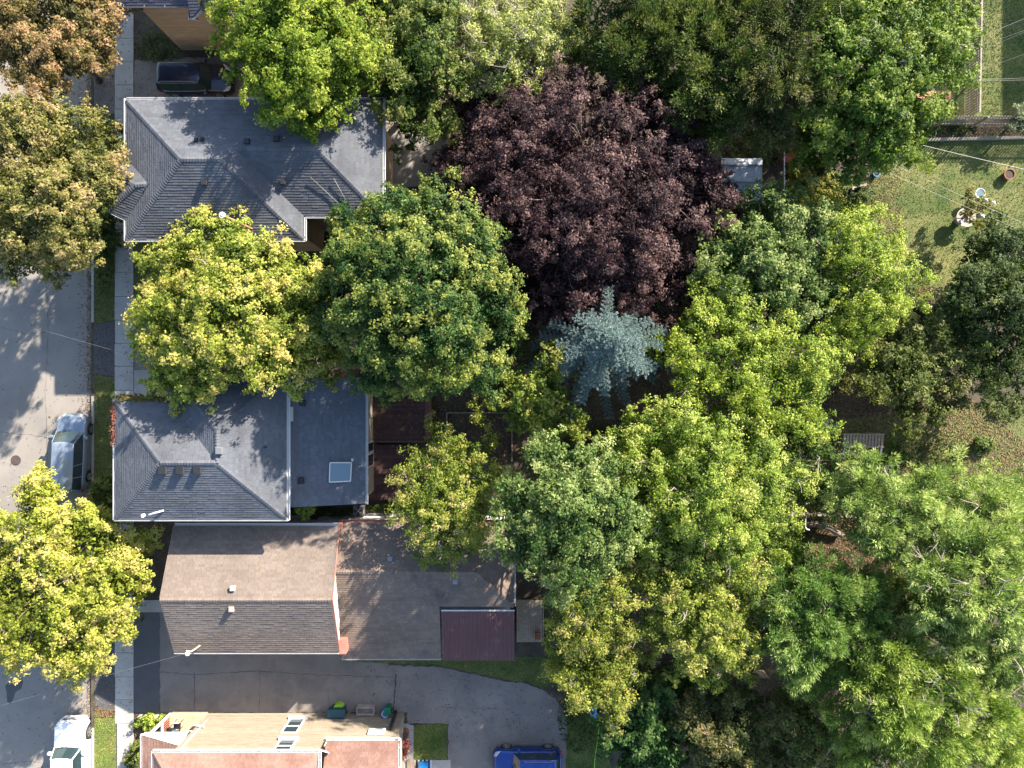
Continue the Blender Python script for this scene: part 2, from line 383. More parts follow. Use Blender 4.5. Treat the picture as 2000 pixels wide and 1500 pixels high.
def make_crown(rg, lobes, zt, flat, bs, cr, nl, nc, L, W, pal, needle=False, gap=.0, tipbias=.5, dens=1.0, low=-.15, inner=True, drop=.95, sprig=.5):
    """lobes (px,py,rpx[,dz]) -> leaf quads and colours; also bough centres for the limbs"""
    C = []; ar = np.array([l[:3] for l in lobes], float); wt = ar[:, 2] ** 2
    mx_, my_ = (ar[:, 0] * wt).sum() / wt.sum(), (ar[:, 1] * wt).sum() / wt.sum()
    ext = max(60.0, (np.hypot(ar[:, 0] - mx_, ar[:, 1] - my_) + ar[:, 2]).max())
    for lb in lobes:
        px, py, r = lb[:3]; dz = lb[3] if len(lb) > 3 else 0
        z = zt + dz - drop * ext * .03 * (math.hypot(px - mx_, py - my_) / ext) ** 2; R = .93 * r * (CAM_H - z * .85) / F_PX; rv = R * flat
        c = P(px, py, z - rv * .6); C.append((c.x, c.y, z - rv, R, rv))
    C = np.array(C); VV = []; CC = []; boughs = []
    for i, (cx, cy, cz, R, rv) in enumerate(C):
        nb = max(4, int(dens * 3.6 * R * R / (bs * bs)))
        d = rand_dir(rg, nb * 3); d = d[d[:, 2] > low][:nb]
        # push the random directions apart a little (stratified look)
        bc = np.array([cx, cy, cz]) + d * np.array([R, R, rv]) * rg.uniform(.72, .98, (len(d), 1))
        keep = np.ones(len(d), bool)
        for j, (ox, oy, oz, OR, orv) in enumerate(C):
            if j == i: continue
            q = (bc - [ox, oy, oz]) / [OR, OR, orv]; keep &= np.linalg.norm(q, axis=1) > .68
        if gap: keep &= rg.random(len(d)) > gap
        bc = bc[keep]; d = d[keep]
        if sprig:     # leafy shoots that stick out of the crown and feather its outline
            sel = rg.random(len(bc)) < sprig
            for b, dd in zip(bc[sel], d[sel]):
                sd = unit((dd * [1, 1, .5] + rg.normal(size=3) * .35)[None])[0]; ln_ = bs * rg.uniform(.8, 1.7); m = 5
                cc = b + sd * (np.linspace(.3, 1, m)[:, None] * ln_) + rg.normal(size=(m, 3)) * .05
                pp = np.repeat(cc, max(6, int(nl * .55)), 0); q_ = rg.normal(size=pp.shape) * cr * np.repeat(np.linspace(.8, .4, m), max(6, int(nl * .55)))[:, None] * .6
                if needle: t_ = unit(q_ + sd * cr); nn = unit(np.cross(t_, rand_dir(rg, len(t_)))); nn[nn[:, 2] < 0] *= -1; VV.append(leaf_faces(rg, pp + q_, nn, L, W, t_))
                else: VV.append(leaf_faces(rg, pp + q_, unit(q_ / cr + [0, 0, .8] + rg.normal(size=pp.shape) * .4), L, W))
                CC.append(ramp(pal, rg.uniform(.35, .8) + tipbias * .15 + rg.normal(size=len(pp)) * .13))
        for b, dd in zip(bc, d):
            br = bs * rg.uniform(.42, 1.2); boughs.append((b, i))
            hue = rg.random() ; k = max(3, int(nc * (br / bs) ** 2))
            cd = rand_dir(rg, k * 2); cd = cd[(cd @ dd > -.45) & (cd[:, 2] > -.5)][:k]
            out = unit(dd + [0, 0, .15])
            cc = b + cd * br * rg.uniform(.45, 1.0, (len(cd), 1)) + out * (cd @ dd)[:, None] * br * .35
            hz = unit((dd * [1, 1, .25])[None])[0]; cc = cc + hz * (rg.uniform(-.5, .95, (len(cc), 1)) * br) * .8 + rg.normal(size=cc.shape) * .10
            m = len(cc)
            if m == 0: continue
            ln = int(nl * rg.uniform(.8, 1.2)); p0 = np.repeat(cc, ln, 0); ld = rand_dir(rg, m * ln); up = np.array([0, 0, 1.])
            bad = (ld @ unit(dd + up * .6)) < -.35; ld[bad] *= -1
            rr = cr * rg.uniform(.25, 1.35, (m * ln, 1)) * np.repeat(rg.uniform(.75, 1.3, m), ln)[:, None]
            pos = p0 + ld * rr * [1, 1, .8]
            if needle:
                t = unit(ld + out * .55 + up * .2 + rg.normal(size=ld.shape) * .2); nn = up + dd * .3 + rg.normal(size=t.shape) * .5; nn = unit(nn - t * np.sum(nn * t, 1, keepdims=True))
                nn[nn[:, 2] < 0] *= -1
                V = leaf_faces(rg, pos + t * L * .4, nn, L, W, t)
            else:
                nn = unit(ld * .55 + dd * .35 + up * .55 + rg.normal(size=ld.shape) * .42)
                V = leaf_faces(rg, pos, nn, L, W)
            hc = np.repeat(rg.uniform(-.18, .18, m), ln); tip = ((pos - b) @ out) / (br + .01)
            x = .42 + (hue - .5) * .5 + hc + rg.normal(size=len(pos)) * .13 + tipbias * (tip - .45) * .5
            col = ramp(pal, x) * rg.uniform(.7, 1.28, (len(pos), 1)); VV.append(V); CC.append(col)
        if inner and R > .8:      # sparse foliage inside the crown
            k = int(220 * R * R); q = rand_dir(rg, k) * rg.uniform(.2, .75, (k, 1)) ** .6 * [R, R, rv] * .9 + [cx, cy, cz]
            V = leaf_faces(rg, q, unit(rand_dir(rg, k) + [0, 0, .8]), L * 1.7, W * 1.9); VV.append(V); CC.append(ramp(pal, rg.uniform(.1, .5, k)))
    return np.concatenate(VV), np.concatenate(CC), C, boughs
def bent(rg, a, b, n=4, wob=.12):
    a = np.array(a, float); b = np.array(b, float); L = np.linalg.norm(b - a); out = [a]
    for i in range(1, n): out.append(a + (b - a) * (i / n) + rg.normal(size=3) * L * wob / n * 1.5 + np.array([0, 0, .12 * L * math.sin(math.pi * i / n)]))
    return out + [b]
def tree(name, label, cat, lobes, pal, zt, seed, group=None, flat=.75, bs=.75, cr=.27, nl=26, nc=12, L=.17, W=.12, needle=False, gap=0., tipbias=.5,
         dens=1.0, low=-.15, trunk=None, twigs=0, twig_len=1.0, tr=.2, bark='bark', inner=True, every=3, drop=.95, sprig=.5):
    pal = [tuple(np.array(c) * [.97, .97, 1.08 if pal[-1][0] > .3 else .95]) for c in pal]; L *= .80; W *= .84; nl = int(nl * 1.65)
    rg = np.random.default_rng(seed)
    V, Cc, C, boughs = make_crown(rg, lobes, zt, flat, bs, cr, nl, nc, L, W, pal, needle, gap, tipbias, dens, low, inner, drop, sprig)
    w = C[:, 3] ** 2; cx = (C[:, 0] * w).sum() / w.sum(); cy = (C[:, 1] * w).sum() / w.sum()
    base = Vector((cx, cy, 0)) if trunk is None else P(*trunk, 0)
    root = empty(name, base, label, cat, group)
    quad_mesh("crown", V, Cc, NEEDLE if needle else LEAF, root, loc=tuple(base))
    zf = max(.5, zt * .42); fork = Vector((base.x * .6 + cx * .4, base.y * .6 + cy * .4, zf))
    t = MB(); t.tube([base + Vector((0, 0, -.1)), base + Vector((.04, .03, zf * .25)), base.lerp(fork, .6) , fork], [tr * 1.5, tr * 1.1, tr, tr * .85], 8)
    t.build("trunk", M[bark], root, smooth=True)
    lm = MB(); tops = []
    for (x, y, z, R, rv) in C:
        top = np.array([x, y, z + rv * .1]); tops.append(top); pts = bent(rg, fork, top, 4)
        lm.tube(pts, [tr * .7, tr * .5, tr * .38, tr * .3, tr * .2], 6)
    for k, (b, i) in enumerate(boughs):
        if k % every: continue
        pts = bent(rg, tops[i], b, 3); lm.tube(pts, [tr * .2, tr * .14, tr * .1, tr * .05], 4, cap=False)
    lm.build("limbs", M[bark], root, smooth=True, kind="stuff")
    if twigs:
        tw = MB(); idx = rg.choice(len(boughs), min(twigs, len(boughs)), replace=False)
        for k in idx:
            b, i = boughs[k]; c = np.array(C[i][:3]); d = unit((b - c)[None])[0]; st = b - d * .2
            e = b + (d + [0, 0, .25]) * bs * rg.uniform(.7, 1.3) * twig_len; pts = bent(rg, st, e, 3, .25); tw.tube(pts, [.03, .022, .016, .008], 3, cap=False)
            for _ in range(4):
                s = pts[rg.integers(1, 3)]; e2 = s + (unit((d + rg.normal(size=3) * .8)[None])[0]) * rg.uniform(.25, .7) * twig_len
                tw.tube([s, (s + e2) / 2 + rg.normal(size=3) * .04, e2], [.016, .012, .006], 3, cap=False)
        tw.build("twigs", M['twig'], root, kind="stuff")
    return root
# ------------------------------------------------------------------ ground
def G(px, py, z=0.0): return P(px, py, 0) + Vector((0, 0, z))
def inpoly(x, y, poly):
    c = np.zeros(len(x), bool); n = len(poly); j = n - 1
    for i in range(n):
        xi, yi = poly[i]; xj, yj = poly[j]
        with np.errstate(divide='ignore', invalid='ignore'):
            c ^= ((yi > y) != (yj > y)) & (x < (xj - xi) * (y - yi) / ((yj - yi) or 1e-9) + xi)
        j = i
    return c
def sheet(name, pxs, z, m, label=None, kind='structure', t=0.0, jit=0.0, seed=0):
    rnd = random.Random(seed); pts = []
    if jit:
        q = []
        for i in range(len(pxs)):
            a = pxs[i]; b = pxs[(i + 1) % len(pxs)]; L = math.hypot(b[0]-a[0], b[1]-a[1]); n = max(1, int(L / 7))
            for k in range(n): q.append((a[0] + (b[0]-a[0])*k/n + rnd.uniform(-jit, jit), a[1] + (b[1]-a[1])*k/n + rnd.uniform(-jit, jit)))
        pxs = q
    mb = MB(); pts = [G(x, y, z) for x, y in pxs]
    mb.poly(pts)
    if t:
        for i in range(len(pts)):
            a = pts[i]; b = pts[(i+1) % len(pts)]; d = Vector((0, 0, -t)); mb.poly([a + d, b + d, b, a])
    o = mb.build(name, m, origin=(0, 0, 0)); 
    # make the face point up
    if o.data.polygons[0].normal.z < 0: o.data.flip_normals()
    return tag(o, label, kind=kind)
big = MB(); big.poly([(-400,-400,-.18),(400,-400,-.18),(400,400,-.18),(-400,400,-.18)]); big.build("ground", M['soil'], kind='structure')
big = MB(); x0 = G(178,0).x; big.poly([(x0,-300,0),(300,-300,0),(300,300,0),(x0,300,0)]); big.poly([(x0,-300,-.2),(x0,-300,0),(x0,300,0),(x0,300,-.2)]); yard = big.build("yard_ground", M['soil'], kind='structure')
rx0 = G(-280,0).x; rx1 = G(168,0).x; big = MB(); big.poly([(rx0,-200,-.135),(rx1,-200,-.135),(rx1,200,-.135),(rx0,200,-.135)]); big.build("road", M['asphalt_old'], kind='structure')
gx1 = G(178.5,0).x; big = MB(); big.poly([(rx1,-200,-.128),(gx1,-200,-.128),(gx1,200,-.128),(rx1,200,-.128)]); big.build("road_gutter", M['gutterconc'], kind='structure')
kb = empty("kerb", (0,0,0), kind='structure')
y = -90
rnd = random.Random(4)
cx0, cx1 = G(178.7,0).x, G(184,0).x
while y < 1590:
    mb = MB(); t = rnd.uniform(.8, 1.05); low = (205 > y > 120) or (600 < y < 735) or (1265 < y < 1392)
    a, b = G(0, y + 71.5).y, G(0, y).y; mb.box((cx0, a, -.13), (cx1, b, (-.02 if low else .035)), (t,t,t)); mb.build("kerb_stone", M['concrete'], kb, colors=True, bevel=.015); y += 72
sw = empty("pavement", (0,0,0), kind='structure'); y = -65.0; k = 0
while y < 1560:
    h = 46 + rnd.uniform(-1.5, 1.5); t = rnd.uniform(.9, 1.08); mb = MB(); sh = 3.5 if y > 1390 else 0
    mb.box((G(225 + sh, 0).x + rnd.uniform(-.02,.02), G(0, y + h - .7).y, -.05), (G(261,0).x, G(0, y).y, .035 + rnd.uniform(-.006, .006)), (t, t*rnd.uniform(.985,1), t*rnd.uniform(.96,1))); mb.build("concrete_slab", M['concrete'], sw, colors=True, bevel=.012); y += h
# driveways and paths
sheet("driveway", [(184,122),(225,122),(225,222),(184,222)], .012, M['asphalt'], jit=.8, seed=1)
sheet("driveway", [(261.6,118),(300,118),(450,108),(640,108),(640,196),(261.6,200)], .012, M['asphalt'], jit=1.5, seed=2)
sheet("driveway", [(184,636),(225,626),(225,735),(184,730)], .012, M['asphalt_new'], jit=.6, seed=3)
sheet("driveway", [(261.6,636),(720,636),(720,722),(261.6,722)], .012, M['asphalt'], jit=1.2, seed=4)
sheet("path", [(262,722.5),(296,722.5),(296,776),(262,776)], .03, M['concrete2'], t=.04)
sheet("driveway", [(184,1262),(225,1262),(225,1391),(200,1390),(186,1382)], .012, M['asphalt_new'], jit=.5, seed=5)
sheet("driveway", [(261.6,1196),(312,1196),(312,1391),(261.6,1391)], .012, M['asphalt_new'], jit=.5, seed=6)
sheet("path", [(262,1172),(420,1172),(420,1195.5),(262,1195.5)], .03, M['concrete2'], t=.04)
sheet("driveway", [(312.3,1196),(700,1196),(760,1300),(860,1302),(900,1312),(950,1322),(985,1330),(1030,1335),(1060,1348),(1085,1365),(1105,1392),(1108,1430),(1100,1600),(876,1600),(876,1413),(795,1413),(795,1391.5),(312.3,1391.5)], .010, M['asphalt'], jit=1.6, seed=7)
sheet("driveway_edge", [(960,1410),(1108,1390),(1130,1440),(1150,1600),(960,1600)], .006, M['soil'], jit=3, seed=8)
def crack(pts, w, seed, z=.016):
    rnd = random.Random(seed); mb = MB(); q = []
    for i in range(len(pts) - 1):
        for k in range(12):
            f = k / 12; q.append((pts[i][0]*(1-f) + pts[i+1][0]*f + rnd.uniform(-1.2,1.2), pts[i][1]*(1-f) + pts[i+1][1]*f + rnd.uniform(-1.2,1.2)))
    q.append(pts[-1])
    for i in range(len(q) - 1):
        a = G(*q[i], z); b = G(*q[i+1], z); s = (b - a).cross(Vector((0,0,1))).normalized() * w * rnd.uniform(.3, 1)
        mb.poly([a - s, b - s, b + s, a + s])
    mb.build("pavement_crack", M['black'], kind='structure')
crack([(312,1312),(380,1318),(500,1310),(620,1318),(770,1322)], .018, 1); crack([(380,1312),(380,1390)], .022, 2)
crack([(774,1316),(770,1360),(768,1402)], .035, 3); crack([(508,1310),(506,1390)], .012, 4); crack([(640,1345),(645,1392)],.01,5); crack([(850,1380),(1000,1386)],.01,6)
crack([(0,845),(60,850),(120,862),(165,868)],.012,7,-.131); crack([(0,1495),(60,1488),(110,1500)],.012,8,-.131); crack([(88,560),(92,640),(86,760),(90,900)],.012,9,-.131); crack([(0,640),(50,652),(90,648)],.012,10,-.131)
tar = [(10,1340),(18,1330),(28,1321),(40,1322),(45,1330),(42,1345),(30,1352),(26,1365),(20,1376),(14,1370),(13,1352)]
tp = MB(); tp.poly([P(x, y, -.131) for x, y in tar]); tp.build("tar_patch", M['black'] if False else M['asphalt_new'], kind='structure')
# concrete beside the houses
pth = empty("side_path", (0,0,0), kind='structure')
for i, xa in enumerate(range(560, 840, 46)):
    mb = MB(); t = rnd.uniform(.85, 1.05); mb.box((G(xa,0).x, G(0,1030).y, -.02), (G(xa+45.2,0).x, G(0,1002).y, .04), (t,t,t)); mb.build("concrete_slab", M['concrete'], pth, colors=True, bevel=.01)
sheet("patio", [(745,232),(790,240),(832,232),(880,246),(880,360),(745,370)], .02, M['asphalt_old'], jit=1.5, seed=9)
sheet("garden_path", [(780,1413),(795,1413),(808,1417),(808,1484),(880,1484),(880,1560),(780,1560)], .015, M['concrete2'])
# lawns
LAWNS = [
 ("lawn", [(1697,345),(1720,300),(1800,268),(2100,255),(2400,255),(2400,700),(1990,640),(1800,590),(1740,540),(1690,470),(1692,400)], .008, 'lawn', 16000, .055),
 ("lawn", [(1899,-60),(2100,-60),(2100,236),(1899,236)], .008, 'lawn', 9000, .055),
 ("lawn", [(184.6,230),(225,230),(225,624),(184.6,634)], .010, 'lawn', 1800, .045),
 ("lawn", [(184.6,733),(225,737),(225,1258),(184.6,1258)], .010, 'lawn', 3600, .045),
 ("lawn", [(184.6,1388),(200,1393),(226,1394),(227,1560),(184.6,1560)], .010, 'lawn_dry', 2200, .045),
 ("lawn", [(262,205),(330,205),(330,470),(300,634),(262,634)], .008, 'lawn', 2500, .05),
 ("lawn", [(690,1283),(1063,1283),(1075,1340),(1060,1345),(1030,1332),(985,1326),(950,1318),(900,1308),(860,1299),(690,1292)], .013, 'lawn', 3200, .05),
 ("lawn", [(808,1417),(872,1413),(872,1484),(808,1484)], .013, 'lawn', 1600, .045),
 ("lawn", [(1640,820),(1880,790),(2200,770),(2200,1000),(1640,1000)], .006, 'lawn_dry', 9000, .05),
 ("lawn", [(1528,325),(1650,335),(1690,360),(1690,430),(1528,430)], .008, 'lawn', 2500, .05),
 ("lawn", [(1108,1350),(1170,1340),(1200,1560),(1100,1560),(1108,1430)], .009, 'lawn', 2600, .05),
 ("lawn", [(1820,100),(1892,90),(1892,232),(1820,232)], .008, 'lawn_dry', 900, .04),
]
rgL = np.random.default_rng(5); V = []; Cc = []
for i, (nm, poly, z, mk, n, hgt) in enumerate(LAWNS):
    sheet(nm, poly, z, M[mk], jit=1.5 if i not in (2,3,4) else .5, seed=20 + i)
    xs = np.array([p[0] for p in poly]); ys = np.array([p[1] for p in poly])
    x = rgL.uniform(xs.min(), xs.max(), n * 3); y = rgL.uniform(ys.min(), ys.max(), n * 3); ok = inpoly(x, y, poly) & (x < 2120); x = x[ok][:n*2]; y = y[ok][:n*2]
    k = CAM_H / F_PX; p = np.stack([(x - 1000) * k, (750 - y) * k, np.full(len(x), z)], 1)
    a = rgL.uniform(0, 6.283, len(x)); w = rgL.uniform(.012, .03, len(x)); t = np.stack([np.cos(a), np.sin(a), np.zeros(len(x))], 1) * w[:, None]
    tip = p + rgL.normal(size=p.shape) * .03 * [1,1,0] + np.stack([np.zeros(len(x)), np.zeros(len(x)), rgL.uniform(.5, 1.5, len(x)) * hgt], 1)
    V.append(np.stack([p - t, p + t, tip], 1))
    pat = np.sin(x*.061 + 1.3*np.sin(y*.043)) * np.sin(y*.055 + i) * .28 + rgL.normal(size=len(x)) * .16 + (.62 if mk == 'lawn_dry' else .38)
    Cc.append(ramp([(.055,.12,.016),(.11,.195,.026),(.19,.24,.045),(.33,.29,.12)], pat - .06) * rgL.uniform(.75, 1.2, (len(x), 1)))
quad_mesh("grass", np.concatenate(V), np.concatenate(Cc), M['grass'], kind='stuff', nv=3)
# fallen leaves
LIT = [([(262,20),(360,100),(450,120),(420,200),(262,200)], 300, 0), ([(168,0),(178,0),(178,1400),(168,1400)], 1500, -.12), ([(150,0),(170,0),(172,1400),(150,1400)], 500, -.13),
 ([(184,0),(225,0),(225,1400),(184,1400)], 1400, 0.02), ([(226,0),(260,0),(260,1400),(226,1400)], 230, .045), ([(0,0),(165,0),(165,1500),(0,1500)], 420, -.13), ([(186,1380),(226,1388),(226,1400),(186,1400)], 260, .02),
 ([(560,1170),(300,1000),(262,1020),(262,1180)], 900, 0), ([(840,760),(1000,760),(1600,600),(1650,1000),(1300,860),(1000,900),(840,900)], 9000, 0),
 ([(1560,960),(1740,1040),(1760,1160),(1560,1120)], 6500, 0), ([(1620,640),(1900,780),(2000,860),(2010,1130),(1700,900),(1600,980)], 9500, .01), ([(1400,1300),(1700,1300),(1700,1500),(1300,1500)], 2500, 0),
 ([(1690,330),(1760,330),(1760,540),(1690,470)], 700, .01), ([(740,770),(832,770),(832,850),(740,850)], 160, .75), ([(735,865),(800,865),(800,970),(735,970)], 80, .35), ([(690,1285),(1108,1330),(1108,1500),(690,1400)], 260, .02),
 ([(750,180),(900,180),(900,260),(750,260)], 900, .02), ([(262,1395),(320,1395),(290,1500),(262,1500)], 700, .02), ([(1790,560),(1880,560),(1900,600),(1780,600)], 900, .02), ([(1750,240),(2000,240),(2000,272),(1750,280)], 700, .02)]
V = []; Cc = []
for poly, n, z in LIT:
    xs = np.array([p[0] for p in poly]); ys = np.array([p[1] for p in poly])
    x = rgL.uniform(xs.min(), xs.max(), n * 4); y = rgL.uniform(ys.min(), ys.max(), n * 4); ok = inpoly(x, y, poly); x = x[ok][:n*2]; y = y[ok][:n*2]
    k = CAM_H / F_PX; p = np.stack([(x - 1000) * k, (750 - y) * k, z + rgL.uniform(.012, .04, len(x))], 1)
    nn = unit(rgL.normal(size=p.shape) * .35 + [0, 0, 1]); V.append(leaf_faces(rgL, p, nn, .085, .06))
    Cc.append(ramp([(.05,.035,.02),(.11,.07,.035),(.19,.12,.06),(.26,.19,.10)], rgL.uniform(0, 1, len(x))) * rgL.uniform(.7, 1.2, (len(x), 1)))
quad_mesh("fallen_leaves", np.concatenate(V), np.concatenate(Cc), M['litter'], kind='stuff')
# low undergrowth in the shaded gaps between the trees
V = []; Cc = []
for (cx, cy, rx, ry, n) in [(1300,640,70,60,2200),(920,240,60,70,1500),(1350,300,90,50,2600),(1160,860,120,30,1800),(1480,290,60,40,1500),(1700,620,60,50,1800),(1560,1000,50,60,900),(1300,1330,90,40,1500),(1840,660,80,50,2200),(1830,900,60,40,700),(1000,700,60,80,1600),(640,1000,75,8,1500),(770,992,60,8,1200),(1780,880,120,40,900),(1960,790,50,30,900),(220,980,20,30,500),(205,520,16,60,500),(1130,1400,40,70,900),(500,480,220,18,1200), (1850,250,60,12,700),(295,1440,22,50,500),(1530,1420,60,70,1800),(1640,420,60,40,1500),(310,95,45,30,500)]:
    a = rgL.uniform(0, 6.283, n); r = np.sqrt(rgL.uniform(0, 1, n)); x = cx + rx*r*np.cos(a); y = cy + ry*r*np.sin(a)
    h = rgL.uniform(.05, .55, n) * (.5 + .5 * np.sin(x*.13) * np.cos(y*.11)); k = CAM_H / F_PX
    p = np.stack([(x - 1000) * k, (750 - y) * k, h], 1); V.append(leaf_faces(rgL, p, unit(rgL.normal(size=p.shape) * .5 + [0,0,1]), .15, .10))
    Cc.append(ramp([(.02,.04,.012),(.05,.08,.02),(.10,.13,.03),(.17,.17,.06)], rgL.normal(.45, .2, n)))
quad_mesh("undergrowth", np.concatenate(V), np.concatenate(Cc), LEAF, kind='stuff')
# ------------------------------------------------------------------ houses
K = lambda z: (CAM_H - z) / F_PX
def box_vent(parent, px, py, z, slope_n=None, s=.36, h=.24, m='darkmetal'):
    c = P(px, py, z); mb = MB(); a = s / 2
    mb.box((c.x - a*.8, c.y - a*.8, z - .25), (c.x + a*.8, c.y + a*.8, z + h * .65))
    lo = [(c.x - a, c.y - a, z + h*.6), (c.x + a, c.y - a, z + h*.6), (c.x + a, c.y + a, z + h*.6), (c.x - a, c.y + a, z + h*.6)]
    hi = [(c.x - a*.8, c.y - a*.8, z + h), (c.x + a*.8, c.y - a*.8, z + h), (c.x + a*.8, c.y + a*.8, z + h), (c.x - a*.8, c.y + a*.8, z + h)]
    mb.poly(hi); mb.poly(lo[::-1])
    for i in range(4): j = (i+1) % 4; mb.poly([lo[i], lo[j], hi[j], hi[i]])
    mb.build("roof_vent", M[m], parent, bevel=.01)
def pipe(parent, pts, r, m, name="pipe", cap=None):
    mb = MB(); mb.tube(pts, r, 10); o = mb.build(name, M[m], parent, smooth=True)
    return o
def on_slope(px, py, a, n):
    """height where the view ray through a pixel meets the plane through a with normal n"""
    d = Vector(((px - 1000) / F_PX, (750 - py) / F_PX, -1.0)); o = Vector((0, 0, CAM_H)); t = (a - o).dot(n) / d.dot(n); return o + d * t
def vent_at(parent, px, py, face, **kw):
    c, n, u, v = plane_basis([Vector(p) for p in face]); q = on_slope(px, py, c, n); k = K(q.z + .1)
    box_vent(parent, px, py, q.z + .03, **kw)

# --- grey hip roofed house (upper left)
def house_grey():
    ze = 6.0; k = K(ze); s = .47
    base = P(450, 330, 0); R = empty("brick_house", base, "long grey hip roofed house with street side bay in the upper left", "house")
    x0, x1, x2 = -753*k, -407*k, -253*k; y0, yr, y1 = 283*k, 329*k, 555*k
    hw = (y1 - y0)/2; hr = (y1 - yr)/2; ym = (y0+y1)/2; ymr = (yr+y1)/2; zr = ze + s*hw; zrr = ze + s*hr
    v = Vector; R1 = v((x0+hw, ym, zr)); R2 = v((x1-hw, ym, zr)); Q = v((x1-hr, ymr, zrr)); E = v((x2-hr, ymr, zrr))
    NW, SW, SE, IN, SE2, NE = v((x0,y1,ze)), v((x0,y0,ze)), v((x1,y0,ze)), v((x1,yr,ze)), v((x2,yr,ze)), v((x2,y1,ze))
    faces = [[NW,SW,R1],[SW,SE,R2,R1],[SE,IN,Q,R2],[IN,SE2,E,Q],[SE2,NE,E],[NE,NW,R1,R2,Q,E]]
    hip_roof(faces, M['sh_gray'], R, seed=10, hips=[(NW,R1,0,5),(SW,R1,0,1),(SE,R2,1,2),(R1,R2,1,5),(SE2,E,3,4),(NE,E,4,5),(Q,E,3,5),(Q,R2,2,5)])
    # bay roof on the street side
    zb = ze + .03; A, B, C_, D = P(248,311,zb), P(214,330,zb), P(213,411,zb), P(248,429,zb); Er, Fr = P(264,361,zb+.75), P(290,359,zb+.82)
    hip_roof([[A,B,Er,Fr],[B,C_,Er],[C_,D,Fr,Er]], M['sh_gray'], R, seed=30, hips=[(B,Er,0,1),(C_,Er,1,2),(Er,Fr,0,2)])
    o = .09
    gutter([v((x0-.0,y1+o,ze-.06)), v((x2+o,y1+o,ze-.06))], M['white'], R, hangers=False, w=.09)
    gutter([v((x2+o,y1+o,ze-.06)), v((x2+o,yr-o,ze-.06))], M['white'], R)
    gutter([v((x2+o,yr-o,ze-.06)), v((x1+o,yr-o,ze-.06)), v((x1+o,y0-o,ze-.06)), v((x0-o,y0-o,ze-.06)), v((x0-o, D.y, ze-.06)), v((C_.x-o*.7, C_.y-o*.7, ze-.06)), v((B.x-o*.7, B.y+o*.7, ze-.06)), v((x0-o, A.y, ze-.06)), v((x0-o, y1+o, ze-.06))], M['white'], R, hangers=False, w=.09)
    w = .42
    wall_box(R, "wall", M['buffbrick'], x0+w, y0+w, x1-w, y1-w, 0, ze-.12, .22); wall_box(R, "rear_wall", M['brownwall'], x1-w+.01, yr+w, x2-w, y1-w-.02, 0, ze-.13, .22)
    b = MB(); pts = [(x0+w+.03, A.y-.3), (B.x+w, B.y-.25), (C_.x+w, C_.y+.25), (x0+w+.03, D.y+.3)]
    for i in range(3): b.poly([(*pts[i+1],0),(*pts[i],0),(*pts[i],ze-.1),(*pts[i+1],ze-.1)])
    b.poly([(*p, ze-.1) for p in pts]); b.build("bay_wall", M['buffbrick'], R)
    bs = P(560,455,0)
    for (px,py,fi) in [(400,357,1),(553,356,3),(483,277,5),(541,272,5),(384,274,5),(396,272,5)]: vent_at(R, px, py, faces[fi], s=.34 if px not in (384,396) else .2, h=.16)
    c, n, u, vv = plane_basis(faces[1]); p = on_slope(492,447,c,n); q = p + v((-1.1,.45,1.3))
    pipe(R, [p - v((0,0,.2)), p + v((0,0,.1)), q], .06, 'copper', "flue_pipe")
    m = MB(); m.disc(q + v((0,0,.02)), .17, h=.08, n=20); m.disc(q + v((0,0,.10)), .05, h=.05, n=12, r2=.13); m.build("flue_cap", M['white'], R)
    # thin aerial wires lying over the rear slope
    for a, b in (((607,347),(680,415)),((653,350),(683,405))):
        c, n, u, vv = plane_basis(faces[3]); A1 = on_slope(*a, c, n) + v((0,0,.12)); B1 = on_slope(*b, c, n) + v((0,0,.12)); pipe(R, [A1, (A1+B1)/2 + v((0,0,-.04)), B1], .018, 'cable', "aerial_wire")
house_grey()

